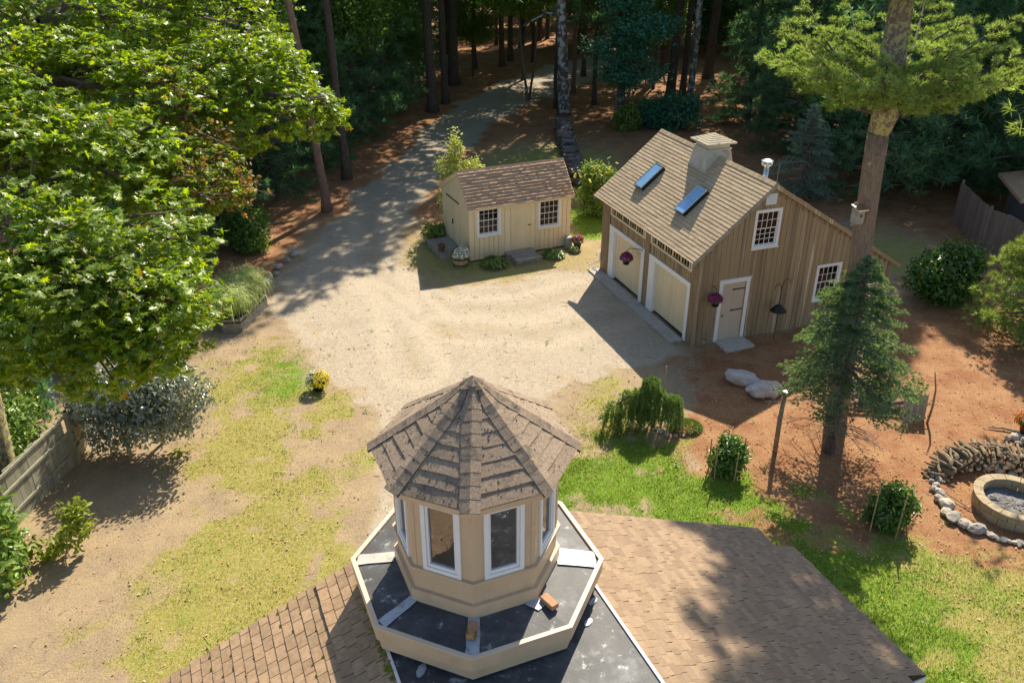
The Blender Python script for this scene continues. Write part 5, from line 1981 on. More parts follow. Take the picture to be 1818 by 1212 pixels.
MB().tube([(.62, .25, -.05), (.60, .25, 1.75)], .016, 5).build('stake', M['barrel'], t)


def stone_mesh(seed, flat=.7):
    rnd = random.Random(seed)
    bm_v = []
    n, m_ = 8, 5
    mb = MB()
    ax = [rnd.uniform(.75, 1.25), rnd.uniform(.75, 1.2), flat * rnd.uniform(.8, 1.2)]
    ph_ = [rnd.uniform(0, 6) for _ in range(6)]
    prof = []
    for j in range(m_ + 1):
        th = -PI / 2 + PI * j / m_
        for k in range(n):
            an = 2 * PI * k / n
            d = (math.cos(th) * math.cos(an), math.cos(th) * math.sin(an), math.sin(th))
            r_ = 1 + .16 * math.sin(2 * d[0] + ph_[0] + 2.2 * d[1]) + .12 * math.sin(3 * d[1] + ph_[1]) + .10 * math.sin(4 * d[2] + ph_[2] + d[0] * 3) + rnd.uniform(-.05, .05) * (0 < j < m_)
            r_ = min(r_, 1.03 + .10 * (k % 2))
            bm_v.append((d[0] * r_ * ax[0] * .5, d[1] * r_ * ax[1] * .5, d[2] * r_ * ax[2] * .5))
    fs = []
    for j in range(m_):
        for k in range(n):
            a_, b_ = j * n + k, j * n + (k + 1) % n
            fs.append((a_, b_, b_ + n, a_ + n))
    mb.add(bm_v, fs)
    me = mb.mesh('stone')
    return me


STONES = [stone_mesh(i) for i in range(10)]
for me in STONES:
    me.materials.append(M['stone'])


def put_stone(parent, x, y, s, z=None, rz=None, name='stone', sx=1.0):
    o = mobj(name, random.choice(STONES), None, parent, (x, y, (.22 * s) if z is None else z))
    o.scale = (s * sx, s, s)
    o.rotation_euler = (random.uniform(-.2, .2), random.uniform(-.2, .2), random.uniform(0, 6.28) if rz is None else rz)
    return o


t = thing('stone_ring', 'ring of round pale stones around the low plant by the weeping conifer', 'stones', (4.35, 18.75, 0))
for (x, y, s) in ((3.77, 18.90, .13), (3.80, 18.72, .12), (3.92, 18.55, .14), (4.06, 18.42, .13), (4.28, 18.36, .14), (4.48, 18.38, .11), (4.66, 18.46, .15), (4.85, 18.58, .11), (4.98, 18.75, .10), (4.38, 19.12, .10), (4.56, 19.1, .11), (4.75, 19.05, .10)):
    put_stone(t, x - 4.35, y - 18.75, s)
t = thing('creeping_conifer', 'low creeping green conifer inside the stone ring', 'plant', (4.62, 18.72, 0))
d = rand_dirs(420)
d[:, 2] = np.abs(d[:, 2])
part_np('foliage', tufts(d * np.array([.40, .30, .20]), unit(d + np.array([0, 0, .2])), 8, .08, .013, .6), M['weepneedle'], t)
# boulders
for (x, y, sx, sy, sz, rz, sd, lab) in ((6.72, 21.15, 1.45, .75, .55, -.25, 3, 'larger pale boulder lying in the barn shadow'), (7.12, 20.48, 1.25, .70, .60, .05, 5, 'sunlit pale boulder in front of the larger boulder')):
    me = stone_mesh(sd, .8)
    me.materials.append(M['rock'])
    o = mobj('boulder', me, None, None, (x, y, .14))
    o.scale = (sx, sy, sz)
    o.rotation_euler = (.05, .08, rz)
    md = o.modifiers.new('sub', 'SUBSURF')
    md.levels = md.render_levels = 3
    tx = bpy.data.textures.new('rough', 'CLOUDS')
    tx.noise_scale = .35
    dm_ = o.modifiers.new('rough', 'DISPLACE')
    dm_.texture = tx
    dm_.strength = .22
    tx2 = bpy.data.textures.new('facet', 'VORONOI')
    tx2.noise_scale = .5
    dm2 = o.modifiers.new('facet', 'DISPLACE')
    dm2.texture = tx2
    dm2.strength = .24
    dm2.texture_coords = 'GLOBAL'
    dm_.texture_coords = 'GLOBAL'
    tag(o, lab, 'boulder', 'boulders beside the spruce')
# wooden post
t = thing('wooden_post', 'leaning round wooden post with small metal cap left of the spruce', 'post', (6.69, 17.68, 0))
MB().tube([(0, 0, -.1), (.0, .05, .9), (.03, .10, 1.66)], [.062, .058, .055], 10).build('pole', M['log'], t, smooth=True)
mb = MB()
mb.box(-.03, .09, .05, .15, 1.662, 1.72)
mb.tube([(.05, .1, 1.71), (.16, .10, 1.78)], .012, 5)
mb.build('cap', M['steel'], t)
# panel and stick right of the spruce
t = thing('fence_panel', 'short weathered picket panel leaning beside a stick right of the spruce', 'panel', (10.82, 19.15, 0), R(-8))
for i in range(7):
    x = -.30 + i * .085
    MB().hexa([(x, 0, 0), (x + .078, 0, 0), (x + .078, .02, 0), (x, .02, 0), (x, .12, .70 + random.uniform(0, .05)), (x + .078, .12, .70 + random.uniform(0, .05)), (x + .078, .14, .72), (x, .14, .72)]).build('picket', M['fencewood'], t)
MB().tube([(-.32, .09, .45), (.38, .09, .46)], .02, 5).build('rail', M['log'], t)
t2 = thing('tall_stick', 'crooked bare stick stuck upright beside the picket panel', 'stick', (11.12, 18.98, 0))
MB().tube([(0, 0, -.1), (.05, .03, .5), (.04, .08, 1.0), (-.06, .16, 1.5)], [.035, .03, .025, .015], 6).build('stem', M['log'], t2, smooth=True)
t = thing('brush_pile', 'dark pile of logs and brush behind the picket panel', 'log pile', (10.2, 19.75, 0))
for i in range(26):
    x, y, z = random.uniform(-.7, .6), random.uniform(-.25, .3), random.uniform(.03, .42)
    an = random.uniform(-.5, .5)
    L = random.uniform(.3, .6)
    MB().tube([(x - L * math.cos(an), y - L * math.sin(an), z), (x + L * math.cos(an), y + L * math.sin(an), z + random.uniform(-.05, .1))], random.uniform(.02, .05), 6).build('log', M['firewood'], t)

# ------------------------------------------------------------------ fire pit, stick pile, stone border
FPX, FPY = 11.52, 15.42
t = thing('fire_pit', 'round fire pit of tan concrete blocks with ash inside', 'fire pit', (FPX, FPY, 0), .1)
NB = 15
for c_, (ri, ro, z0, z1) in enumerate(((.67, .85, -.03, .165), (.67, .85, .170, .300), (.66, .87, .304, .345))):
    for i in range(NB):
        a0 = 2 * PI * (i + .5 * (c_ % 2)) / NB + .008
        a1 = a0 + 2 * PI / NB - .016
        mb = MB()
        mid = (a0 + a1) / 2
        jr = random.uniform(-.008, .008)
        P = lambda a_, r_, z_: (r_ * math.cos(a_), r_ * math.sin(a_), z_)
        for (b0, b1) in ((a0, mid), (mid, a1)):
            mb.hexa([P(b0, ri + jr, z0), P(b0, ro + jr, z0), P(b1, ro + jr, z0), P(b1, ri + jr, z0), P(b0, ri + jr, z1), P(b0, ro + jr, z1), P(b1, ro + jr, z1), P(b1, ri + jr, z1)])
        mb.build('block', M['pitblock'], t)
mb = MB()
vs = [(0, 0, .10)]
for j, r_ in enumerate((.2, .42, .63)):
    for k in range(20):
        vs.append((r_ * math.cos(k * PI / 10), r_ * math.sin(k * PI / 10), .09 + random.uniform(-.03, .04)))
fs = [(0, 1 + k, 1 + (k + 1) % 20) for k in range(20)]
for j in range(2):
    fs += [(1 + j * 20 + k, 21 + j * 20 + k, 21 + j * 20 + (k + 1) % 20, 1 + j * 20 + (k + 1) % 20) for k in range(20)]
mb.add(vs, fs)
mb.build('ash', M['ash'], t)
for i in range(16):
    an, x, y = random.uniform(0, 3.14), random.uniform(-.3, .3), random.uniform(-.35, .25)
    L = random.uniform(.08, .25)
    MB().tube([(x, y, .13), (x + L * math.cos(an), y + L * math.sin(an), .14 + random.uniform(0, .03))], random.uniform(.008, .016), 5).build('charred_stick', M['greywood'] if i % 2 else M['log'], t)
t = thing('stick_pile', 'crescent pile of cut branches stacked behind the fire pit', 'log pile', (FPX, FPY, 0))
LOGM = []
for i in range(6):
    rnd = random.Random(i)
    r_ = rnd.uniform(.8, 1.15)
    pts = [(-.5, 0, 0), (-.2, rnd.uniform(-.06, .06), rnd.uniform(-.04, .04)), (.15, rnd.uniform(-.06, .06), rnd.uniform(-.04, .04)), (.5, rnd.uniform(-.05, .05), 0)]
    mb = MB().tube(pts, [.052 * r_, .05 * r_, .046 * r_, .043 * r_], 7)
    me = mb.mesh('log')
    me.materials.append(M['log'])
    me.materials.append(M['logend'])
    for p in me.polygons:
        if len(p.vertices) > 4:
            p.material_index = 1
    LOGM.append(me)
npl = 0
for layer in range(8):
    z = .05 + layer * .072
    half = 1.0 - layer * .07
    na = int(27 * half)
    for i in range(na):
        f = (i + .5) / na
        a_ = R(118 - 12 * 0) + 0
        ang = R(142) - R(124) * (.5 + (f - .5) * half) 
        rad = 1.62 + layer * .012 + random.uniform(-.05, .05)
        hump = math.sin(PI * min(1, max(0, (.5 + (f - .5) * half)))) ** .6
        if z > .48 * hump + .06:
            continue
        L = random.uniform(.42, .70)
        o = mobj('log', random.choice(LOGM), None, t, ((rad + .10) * math.cos(ang), (rad + .10) * math.sin(ang), z + random.uniform(-.015, .02)))
        th_ = random.uniform(.55, 1.15)
        o.scale = (L, th_, th_)
        o.rotation_euler = (random.uniform(0, 6), random.uniform(-.10, .10), ang + random.uniform(-.35, .35))
        npl += 1
for i in range(18):
    f = random.random()
    ang = R(140) - R(120) * f
    o = mobj('log', random.choice(LOGM), None, t, (1.78 * math.cos(ang), 1.78 * math.sin(ang), (.48 * math.sin(PI * f) ** .6 + .07)))
    o.scale = (random.uniform(.3, .6), .6, .6)
    o.rotation_euler = (random.uniform(0, 6), random.uniform(-.3, .3), ang + random.uniform(-1.3, 1.3))
t = thing('stone_border', 'curved border of pale field stones around the fire pit circle', 'stones', (FPX, FPY, 0))
arc = [(10.45, 16.98, .14), (10.36, 16.84, .16), (10.40, 16.70, .14), (10.22, 16.62, .15), (10.30, 16.48, .17), (10.12, 16.42, .14), (10.14, 16.24, .20), (10.02, 16.08, .19), (10.10, 15.92, .24), (9.96, 15.72, .26), (10.06, 15.50, .30),
       (9.92, 15.24, .24), (10.0, 15.02, .36), (10.14, 14.82, .28), (10.32, 14.66, .32), (10.50, 14.54, .15), (10.58, 14.46, .20), (10.66, 14.36, .13), (10.76, 14.32, .18), (10.86, 14.28, .13), (10.96, 14.24, .14), (11.02, 14.15, .11), (11.08, 14.25, .15), (11.18, 14.16, .16), (11.28, 14.22, .13),
       (11.24, 14.06, .12), (11.38, 14.12, .15), (11.50, 14.12, .17), (11.64, 14.06, .22), (11.82, 14.0, .26), (12.0, 14.0, .26), (10.60, 17.02, .22), (10.80, 17.02, .17), (10.98, 17.05, .26), (11.22, 17.08, .30), (11.46, 17.03, .20), (11.70, 16.96, .22), (11.95, 16.85, .24), (12.2, 16.7, .20)]
for (x, y, s) in arc:
    put_stone(t, x - FPX, y - FPY, s * 1.0, rz=random.uniform(0, 6), sx=random.uniform(1.0, 1.3))
t = thing('bent_rod', 'thin curved dark branch lying inside the fire pit circle', 'branch', (10.45, 15.55, 0))
MB().tube([(-.27, .52, .03), (-.12, .18, .05), (.05, -.12, .04), (.32, -.45, .02)], .012, 5).build('stem', M['twig'], t)
t = thing('fallen_branch', 'short pale branch lying on needles near the orange mums', 'branch', (13.0, 18.65, 0))
MB().tube([(-.35, .1, .03), (0, .02, .05), (.35, -.16, .03)], [.02, .03, .035], 6).build('stem', M['greywood'], t)
mum('mound of orange mums at the right frame edge', 13.55, 18.55, 0, .36, .40, [('orange', None)], (.2, .2), M['terracotta'], nb=330)
t = thing('stone_heap', 'mossy stones heaped below the orange mums', 'stones', (13.1, 18.1, 0))
for (x, y, s) in ((-.25, .1, .2), (0, .15, .28), (.2, -.05, .34), (.45, -.15, .3), (-.05, -.1, .18)):
    put_stone(t, x, y, s)
t = thing('stone_row', 'row of six pale stones along the left driveway edge', 'stones', (-9.0, 29.3, 0))
for (x, y, s) in ((-8.92, 28.1, .40), (-9.22, 28.42, .30), (-8.95, 28.62, .36), (-8.80, 29.0, .24), (-8.88, 29.62, .40), (-8.65, 30.25, .30), (-8.52, 30.9, .36)):
    put_stone(t, x + 9.0, y - 29.3, s)

# raised bed with fountain grass
BED = [(-10.3, 25.3), (-9.35, 24.3), (-8.75, 24.35), (-8.42, 26.3), (-8.85, 27.55), (-10.2, 27.3)]
t = thing('raised_bed', 'raised bed with curved weathered timber edging at the lawn edge', 'planter', (-9.3, 25.9, 0))
for i in range(len(BED)):
    (xa, ya), (xb, yb) = BED[i], BED[(i + 1) % len(BED)]
    d = Vector((xb - xa, yb - ya, 0))
    n = Vector((-d.y, d.x, 0)).normalized() * .05
    for z in (0, .15, .30):
        mb = MB()
        mb.obox((xa + 9.3, ya - 25.9, z - .02), d * .995, n, (0, 0, .145))
        mb.build('timber', M['greywood'], t)
MB().prism([(x + 9.3, y - 25.9) for x, y in BED], .30, .36).build('soil', M['soil'], t)
t = thing('fountain_grass', 'pale green fountain grass spilling over the raised bed', 'grass clump', (-9.25, 25.9, .34))
nb = 2600
an = rng.uniform(0, 2 * PI, nb)
bx = np.stack([rng.normal(0, .30, nb), rng.normal(0, .55, nb)], 1)
L = rng.uniform(.6, 1.15, nb)
o_ = rng.uniform(.25, .75, nb)
d2 = np.stack([np.cos(an), np.sin(an)], 1)
P0 = np.concatenate([bx, np.zeros((nb, 1))], 1)
P1 = P0 + np.concatenate([d2 * (o_ * L * .35)[:, None], (L * .72)[:, None]], 1)
P2 = P0 + np.concatenate([d2 * (o_ * L * .85)[:, None], (L * .70)[:, None]], 1)
P3 = P0 + np.concatenate([d2 * (o_ * L * 1.15)[:, None], (L * .30)[:, None]], 1)
sd = np.concatenate([np.stack([-d2[:, 1], d2[:, 0]], 1), np.zeros((nb, 1))], 1) * .008
V = np.stack([P0 - sd, P0 + sd, P1 + sd, P1 - sd, P2 + sd, P2 - sd, P3 + sd * .2, P3 - sd * .2], 1).reshape(-1, 3)
k = np.arange(nb)[:, None] * 8
F = np.concatenate([k + np.array([[0, 1, 2, 3]]), k + np.array([[3, 2, 4, 5]]), k + np.array([[5, 4, 6, 7]])])
part_np('blades', (V, F), M['grassblade'], t)

# hanging baskets, feeder, birdhouse
b = bmat @ Vector((-.42, 3.82, 1.52))
t = mum('magenta hanging basket on the bracket between the garage doors', b.x, b.y, b.z - .16, .23, .30, [('magenta', None)], (.13, .12), M['blackmetal'], 'magenta hanging baskets on the barn', 'hanging_basket', 'hanging basket', nb=240)
t.rotation_euler = (0, 0, R(20))
MB().tube([(.43, -.42, .56), (.30, -.35, .62), (.08, -.05, .58), (0, 0, .50), (0, 0, .30)], .012, 5).build('bracket', M['blackmetal'], t)
b = bmat @ Vector((.53, -.26, 1.60))
t = mum('magenta hanging basket left of the small barn door', b.x, b.y, b.z - .16, .22, .28, [('magenta', None)], (.13, .12), M['blackmetal'], 'magenta hanging baskets on the barn', 'hanging_basket', 'hanging basket', nb=240)
t.rotation_euler = (0, 0, R(20))
MB().tube([(0, .26, .52), (0, .15, .60), (0, .02, .55), (0, 0, .45), (0, 0, .28)], .012, 5).build('bracket', M['blackmetal'], t)
b = bmat @ Vector((2.78, -.42, 0))
t = thing('bird_feeder', 'black cone bird feeder on a twin shepherd hook before the barn wall', 'bird feeder', (b.x, b.y, 0), R(20))
MB().tube([(0, 0, -.1), (0, 0, 1.65), (-.03, 0, 1.85), (-.13, 0, 1.92), (-.24, 0, 1.86), (-.26, 0, 1.75)], .012, 6).build('pole', M['blackmetal'], t)
MB().tube([(0, 0, 1.7), (.05, 0, 1.98), (.16, 0, 2.06), (.28, 0, 1.98), (.30, 0, 1.88)], .011, 6).build('hook', M['blackmetal'], t)
MB().ring(14, [(.26, .98), (.10, 1.16), (.02, 1.20)], 0, cap0=True, cap1=True).build('baffle', M['blackmetal'], t)

# ------------------------------------------------------------------ fences
def fence(label, pts, h, m, post_every=2.4, bw=.155, side=1, rails=(.22, .62, .92), seed=1):
    rnd = random.Random(seed)
    x0, y0 = pts[0]
    t = thing('board_fence', label, 'fence', (x0, y0, 0))
    for i in range(len(pts) - 1):
        a = Vector((pts[i][0] - x0, pts[i][1] - y0, 0))
        b = Vector((pts[i + 1][0] - x0, pts[i + 1][1] - y0, 0))
        d = (b - a)
        L = d.length
        d.normalize()
        n = Vector((-d.y, d.x, 0)) * side
        k = int(L / bw)
        for j in range(k):
            hh = h + rnd.uniform(-.05, .03)
            mb = MB()
            o = a + d * (j * bw + .003) + n * rnd.uniform(-.004, .004)
            mb.obox(o + Vector((0, 0, -.03)), d * (bw - .006), -n * .02, (0, 0, hh))
            mb.build('board', m, t)
        for q, z in enumerate(rails):
            mb = MB()
            mb.obox(a + n * .006 + Vector((0, 0, z * h)), d * L, n * .035, (0, 0, .06))
            mb.build('rail', M['fencewood'] if q else m, t)
        kp = max(1, int(L / post_every))
        for j in range(kp + 1):
            p = a + d * (L * j / kp) + n * .055
            MB().tube([p + Vector((0, 0, -.1)), p + Vector((0, 0, h + .06))], .055, 8).build('post', m, t, smooth=False)
    return t


fence('weathered grey-green board fence with rails at the left lawn edge', [(-11.12, 14.6), (-10.85, 17.2), (-11.3, 21.5)], 1.45, M['fencewood'], side=-1, seed=2)
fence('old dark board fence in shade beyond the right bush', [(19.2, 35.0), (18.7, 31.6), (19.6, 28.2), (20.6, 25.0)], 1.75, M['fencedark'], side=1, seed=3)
t = thing('neighbour_shed', 'dark low roofed outbuilding in shade beyond the right fence', 'shed', (22.6, 33.5, 0), R(-15))
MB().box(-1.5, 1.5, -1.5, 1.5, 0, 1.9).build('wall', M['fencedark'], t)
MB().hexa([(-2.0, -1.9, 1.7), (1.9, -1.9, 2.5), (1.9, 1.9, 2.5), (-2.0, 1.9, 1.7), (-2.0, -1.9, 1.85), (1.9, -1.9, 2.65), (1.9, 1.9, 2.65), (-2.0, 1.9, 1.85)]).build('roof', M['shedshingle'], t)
o = MB().box(-.3, .3, -.3, .3, 0, 1.0).build('grey_bin', M['greenbelt'], None, (20.1, 32.6, 0), bevel=.05)
tag(o, 'grey bin standing beyond the right fence', 'bin')

# woodpile behind the shed
t = thing('woodpile', 'long row of stacked grey firewood behind the shed', 'woodpile', (3.1, 46, 0), 0)
mb = MB()
for i in range(520):
    y = random.uniform(-6.2, 5.4)
    z = random.uniform(.05, .75)
    x = .05 * (y / 5) + random.uniform(-.22, .22) - y * .03
    L = random.uniform(.2, .34)
    an = random.uniform(-.5, .5)
    r_ = random.uniform(.06, .12)
    mb.tube([(x - L * math.cos(an), y - L * math.sin(an), z), (x + L * math.cos(an), y + L * math.sin(an), z + random.uniform(-.04, .04))], r_, 5)
mb.build('firewood', M['firewood'], t, kind='stuff')

# ------------------------------------------------------------------ the big near trees
# tall white pine at the right
PX, PY = 8.62, 18.88
t = thing('tall_pine', 'tall white pine with bare brown trunk and sunlit bough plate beside the barn', 'tree', (PX, PY, 0))
pts = [(0, 0, -.15), (.0, 0, .1), (-.08, .0, 1.5), (-.17, 0, 3.2), (-.29, 0, 5.3), (-.38, 0, 6.9), (-.42, 0, 7.8)]
o = MB().tube(pts, [.36, .29, .255, .25, .24, .235, .235], 16).build('trunk', M['barkpine'], t, smooth=True)
o = MB().tube([(-.42, 0, 7.8), (-.36, -.02, 8.15), (-.40, 0, 8.5), (-.45, 0, 9.6), (-.5, 0, 11), (.1, 1.3, 14.2), (.35, 1.7, 20)], [.234, .28, .32, .27, .25, .16, .04], 16).build('upper_trunk', M['barkmoss'], t, smooth=True)
o['label'] = 'lichen covered upper trunk at the boughs'


def bough_plate(z0, n, L0, rise, tuftn, seed, K=20, ln=.125, wd=.012, twigs=15, az0=0.0, far=0.0):
    global rng
    keep = rng
    rng = np.random.default_rng(seed)
    C, D = [], []
    mb = MB()
    for i in range(n):
        az = az0 + 2 * PI * i / n + rng.uniform(-.16, .16)
        L = L0 * rng.uniform(.8, 1.1) * (1.0 + far * max(0, math.cos(az - R(65))) ** 2)
        d = np.array([math.cos(az), math.sin(az), 0])
        s_ = np.array([-d[1], d[0], 0])
        zz = z0 + rng.uniform(-.18, .25)
        path = lambda f: np.array([-.40, 0, zz]) + d * (L * f) + np.array([0, 0, rise * L * (f ** 1.3) + .04 * math.sin(f * 9 + i)]) + s_ * .12 * math.sin(f * 4 + i)
        mb.tube([path(f) for f in (0, .25, .5, .75, 1)], [.065, .05, .035, .02, .008], 6, caps=False)
        for j in range(twigs):
            f = .16 + .84 * (j + rng.random()) / twigs
            p = path(f)
            sg = 1 if j % 2 else -1
            tl = (.30 + .55 * math.sin(PI * min(1, f + .12))) * rng.uniform(.6, 1.1) * L / 2.8
            td = unit(d * .75 + s_ * sg * .8 + np.array([0, 0, .22 + rng.uniform(-.1, .15)]))
            if f > .9:
                td = unit(d + s_ * sg * .3 + np.array([0, 0, .3]))
            m = max(3, int(tuftn * tl))
            q = np.linspace(.1, 1, m)
            pts_ = p + td * (tl * q)[:, None] + rng.normal(0, .03, (m, 3)) + np.array([0, 0, -.10])[None] * (q ** 2)[:, None]
            mb.tube([p, pts_[-1]], [.010, .004], 3, caps=False)
            C.append(pts_)
            D.append(np.tile(unit(td + np.array([0, 0, .45])), (m, 1)))
    C, D = np.concatenate(C), np.concatenate(D)
    VF = tufts(C, D, K, ln, wd, .62, .25)
    rng = keep
    return VF, mb


VF, mbb = bough_plate(8.35, 17, 2.8, .42, 24, 41, K=24, wd=.016, twigs=15, far=.75)
part_np('bough_needles', VF, M['nearneedle'], t)
mbb.build('boughs', M['bark'], t)
VF, mbb = bough_plate(9.15, 8, 2.2, .40, 20, 42, K=22, wd=.016, az0=.3)
part_np('bough_needles', VF, M['nearneedle'], t)
mbb.build('boughs', M['bark'], t)
VF, mbb = bough_plate(10.95, 11, 2.1, -.04, 20, 43, K=20, wd=.018)
part_np('bough_needles', VF, M['nearneedle'], t)
mbb.build('boughs', M['bark'], t)
me, ml = conifer_mesh('pine_top', 20.5, 13.4, 3.0, K=16, step=.6, per=9, clumps=22, seed=44, shape=.5, ln=.38, wd=.075, gap=.0)
mobj('top_needles', me, M['nearneedle'], t, (.35, 1.7, 0))
mobj('boughs', ml, M['bark'], t, (.35, 1.7, 0))
# bird house on the trunk
t = thing('bird_house', 'grey wooden bird house fixed to the pine trunk', 'bird house', (7.98, 18.56, 5.80), R(18))
MB().box(-.10, .10, -.10, .12, 0, .34).build('box', M['greywood'], t)
MB().hexa([(-.13, -.16, .33), (.13, -.16, .33), (.13, .15, .39), (-.13, .15, .39), (-.13, -.16, .355), (.13, -.16, .355), (.13, .15, .415), (-.13, .15, .415)]).build('roof', M['steel'], t)
mb = MB()
mb.ring(10, [(.03, 0), (.03, .004)], 0, cap1=True)
o = mb.build('hole', M['dark'], t, (0, -.104, .2))
o.rotation_euler = (PI / 2, 0, 0)
MB().box(-.05, .05, .122, .14, -.12, .46).build('back_board', M['greywood'], t)


def spruce(label, x, y, H, h0, Rm, m, seed, K=15, dead=True, step=.34, per=15, ln=.075, wd=.016, clumps=95):
    t = thing('spruce_tree', label, 'tree', (x, y, 0))
    me, ml = conifer_mesh('spruce_crown', H, h0, Rm, K, step, per, clumps, ln, wd, droop=-.12, top=.05, seed=seed, shape=.85, spread=.40, ej=.05, hj=.10, cj=.018, dup=.10)
    mobj('crown', me, m, t)
    mobj('limbs', ml, M['twig'], t)
    trunk_mesh(H - .1, .13, .015, n=9, wob=.01, seed=seed, flare=1.25).build('trunk', M['bark'], t, smooth=True)
    if dead:
        rnd = random.Random(seed)
        mb = MB()
        for i in range(46):
            az = rnd.uniform(0, 2 * PI)
            z = rnd.uniform(.55, h0 + .5)
            L = Rm * rnd.uniform(.5, .95)
            d = Vector((math.cos(az), math.sin(az), 0))
            p1 = d * L * .5 + Vector((0, 0, z - .02))
            p2 = d * L + Vector((0, 0, z - .22))
            mb.tube([(0, 0, z), p1, p2], [.014, .009, .004], 4, caps=False)
            for j in range(7):
                f = rnd.uniform(.35, 1)
                p = p1.lerp(p2, f)
                e = d.cross(Vector((0, 0, 1))) * rnd.choice([-1, 1]) + d * .6
                mb.tube([p, p + e * rnd.uniform(.12, .35) + Vector((0, 0, rnd.uniform(-.12, .03)))], [.006, .002], 3, caps=False)
        mb.build('dead_twigs', M['twig'], t)
    return t


spruce('blue-green spruce in front of the pine trunk, dead twigs below', 8.06, 17.70, 5.25, 1.75, 1.95, M['spruceneedle'], 51)
spruce('smaller blue spruce in shade behind the barn', 13.6, 38.4, 4.2, .25, 2.1, M['bluespruce'], 52, dead=False, step=.42, clumps=45, K=14, wd=.022)
# bright conifer at the right frame edge
t = thing('young_pine', 'bright yellow-green young pine at the right frame edge', 'tree', (16.3, 23.9, 0))
me, ml = conifer_mesh('young_pine_crown', 4.2, .3, 1.95, 20, .24, 9, 20, .17, .020, droop=.12, top=.3, seed=53, shape=.75, spread=.75)
mobj('crown', me, M['nearneedle'], t)
mobj('limbs', ml, M['twig'], t)
trunk_mesh(3.8, .07, .015, seed=53).build('trunk', M['bark'], t)
# pine outside the right edge with one bough reaching in
t = thing('edge_pine', 'pine bough reaching in at the right frame edge above the bushes', 'tree', (16.6, 21.2, 0))
me, ml = conifer_mesh('edge_pine_crown', 16, 6.2, 4.3, 14, .8, 5, 15, .26, .035, droop=.02, top=.4, seed=54, shape=.6, gap=.1)
mobj('crown', me, M['nearneedle'], t)
mobj('limbs', ml, M['bark'], t)
trunk_mesh(16, .24, .03, seed=54).build('trunk', M['bark'], t, smooth=True)

# plum-leaved small tree by the left fence
t = thing('small_tree', 'small dark plum-leaved tree with two slim stems by the left fence', 'tree', (-9.3, 17.65, 0))
lobs = [(-.9, .2, 1.55, .95, .8, .55), (.2, .1, 2.05, 1.0, .8, .55), (1.1, .0, 1.75, .85, .7, .55), (.5, -.4, 1.3, .8, .6, .45), (-1.3, .4, 1.1, .6, .5, .4), (.2, .8, 1.7, .9, .6, .6), (-.5, -.1, .75, .8, .6, .5), (.8, .2, .9, .6, .5, .5)]
me, C = leafy_mesh('plum_crown', lobs, 13000, .105, 61, .5, .55, 12, .13, .4)
mobj('crown', me, M['purpleleaf'], t)
for (x, y, tx_, ty_) in ((-.30, -.25, -.5, 0), (.28, .40, .45, .2)):
    MB().tube([(x, y, -.1), (x + .03, y, .5), (x + tx_ * .4, y + ty_ * .5, 1.2), (x + tx_, y + ty_, 1.9)], [.06, .05, .04, .02], 7).build('stem', M['barkmoss'], t, smooth=True)
mb = MB()
for i in range(40):
    c = C[random.randrange(len(C))]
    mb.tube([(random.choice([-.4, .4]), .1, 1.0), (c[0] * .6, c[1] * .6, c[2] * .8), tuple(c)], [.022, .012, .004], 4, caps=False)
mb.build('limbs', M['twig'], t)

# big oak over the left of the yard
OX, OY = -11.5, 15.6
t = thing('oak_tree', 'large oak with glossy lobed leaves filling the upper left', 'tree', (OX, OY, 0))
MB().tube([(-.6, .5, -.2), (-.5, .5, 1), (-.1, .4, 4), (.9, .3, 7), (2.1, .9, 9.2), (2.9, 1.3, 10.5), (3.4, 1.6, 12), (3.6, 1.6, 14)], [.48, .38, .32, .27, .2, .17, .13, .05], 12).build('trunk', M['barkmoss'], t, smooth=True)
OAKL = [(-9.27, 16.93, 10.29, 1.80), (-7.47, 17.46, 10.22, 1.70), (-5.76, 18.04, 10.25, 1.50), (-4.63, 16.53, 9.53, 1.00), (-3.76, 15.67, 8.98, 0.75), (-7.82, 14.80, 9.47, 1.60), (-6.09, 15.22, 9.19, 1.40),
        (-7.62, 12.70, 8.71, 1.50), (-6.38, 13.00, 8.62, 1.50), (-5.41, 13.63, 8.33, 1.00), (-4.99, 15.38, 8.85, 0.90), (-6.80, 11.28, 8.15, 1.40), (-5.60, 11.28, 8.15, 1.40), (-5.15, 12.22, 7.78, 0.75), (-5.87, 9.96, 7.80, 1.20),
        (-4.85, 10.11, 7.64, 1.00), (-4.75, 10.79, 7.22, 0.55), (-4.60, 9.69, 7.27, 0.5), (-5.35, 9.62, 7.14, 0.70), (-6.34, 9.58, 7.50, 0.90), (-4.92, 14.03, 8.01, 0.45), (-3.35, 15.49, 9.07, 0.35), (-5.26, 16.01, 9.62, 1.10),
        (-9.05, 14.16, 9.33, 1.50), (-7.76, 11.20, 8.01, 1.30)]
NT = 11500
la = np.array(OAKL)
vol = la[:, 3] ** 2.1
idx = rng.choice(len(la), NT, p=vol / vol.sum())
d = rand_dirs(NT, .15)
rr = rng.uniform(.25, 1, NT) ** .45
TW = la[idx, :3] + d * (rr * la[idx, 3])[:, None] * np.array([1, 1, .72])
gapn = np.array([fbm(np.array([p[0] * 1 + p[2]]), np.array([p[1] + p[2] * .7]), .9, 77, 3)[0] for p in TW])
TW = TW[gapn > .36]
dd = d[gapn > .36]
per = 6
LC = np.repeat(TW, per, 0)
ang = rng.uniform(0, 2 * PI, len(LC))
side_ = np.stack([np.cos(ang), np.sin(ang), rng.uniform(-.5, .25, len(LC))], 1)
LC = LC + unit(side_) * rng.uniform(.05, .12, len(LC))[:, None]
LN = unit(np.array([.1, .25, 1.0]) + .35 * np.repeat(dd, per, 0) + rng.normal(size=LC.shape) * .55)
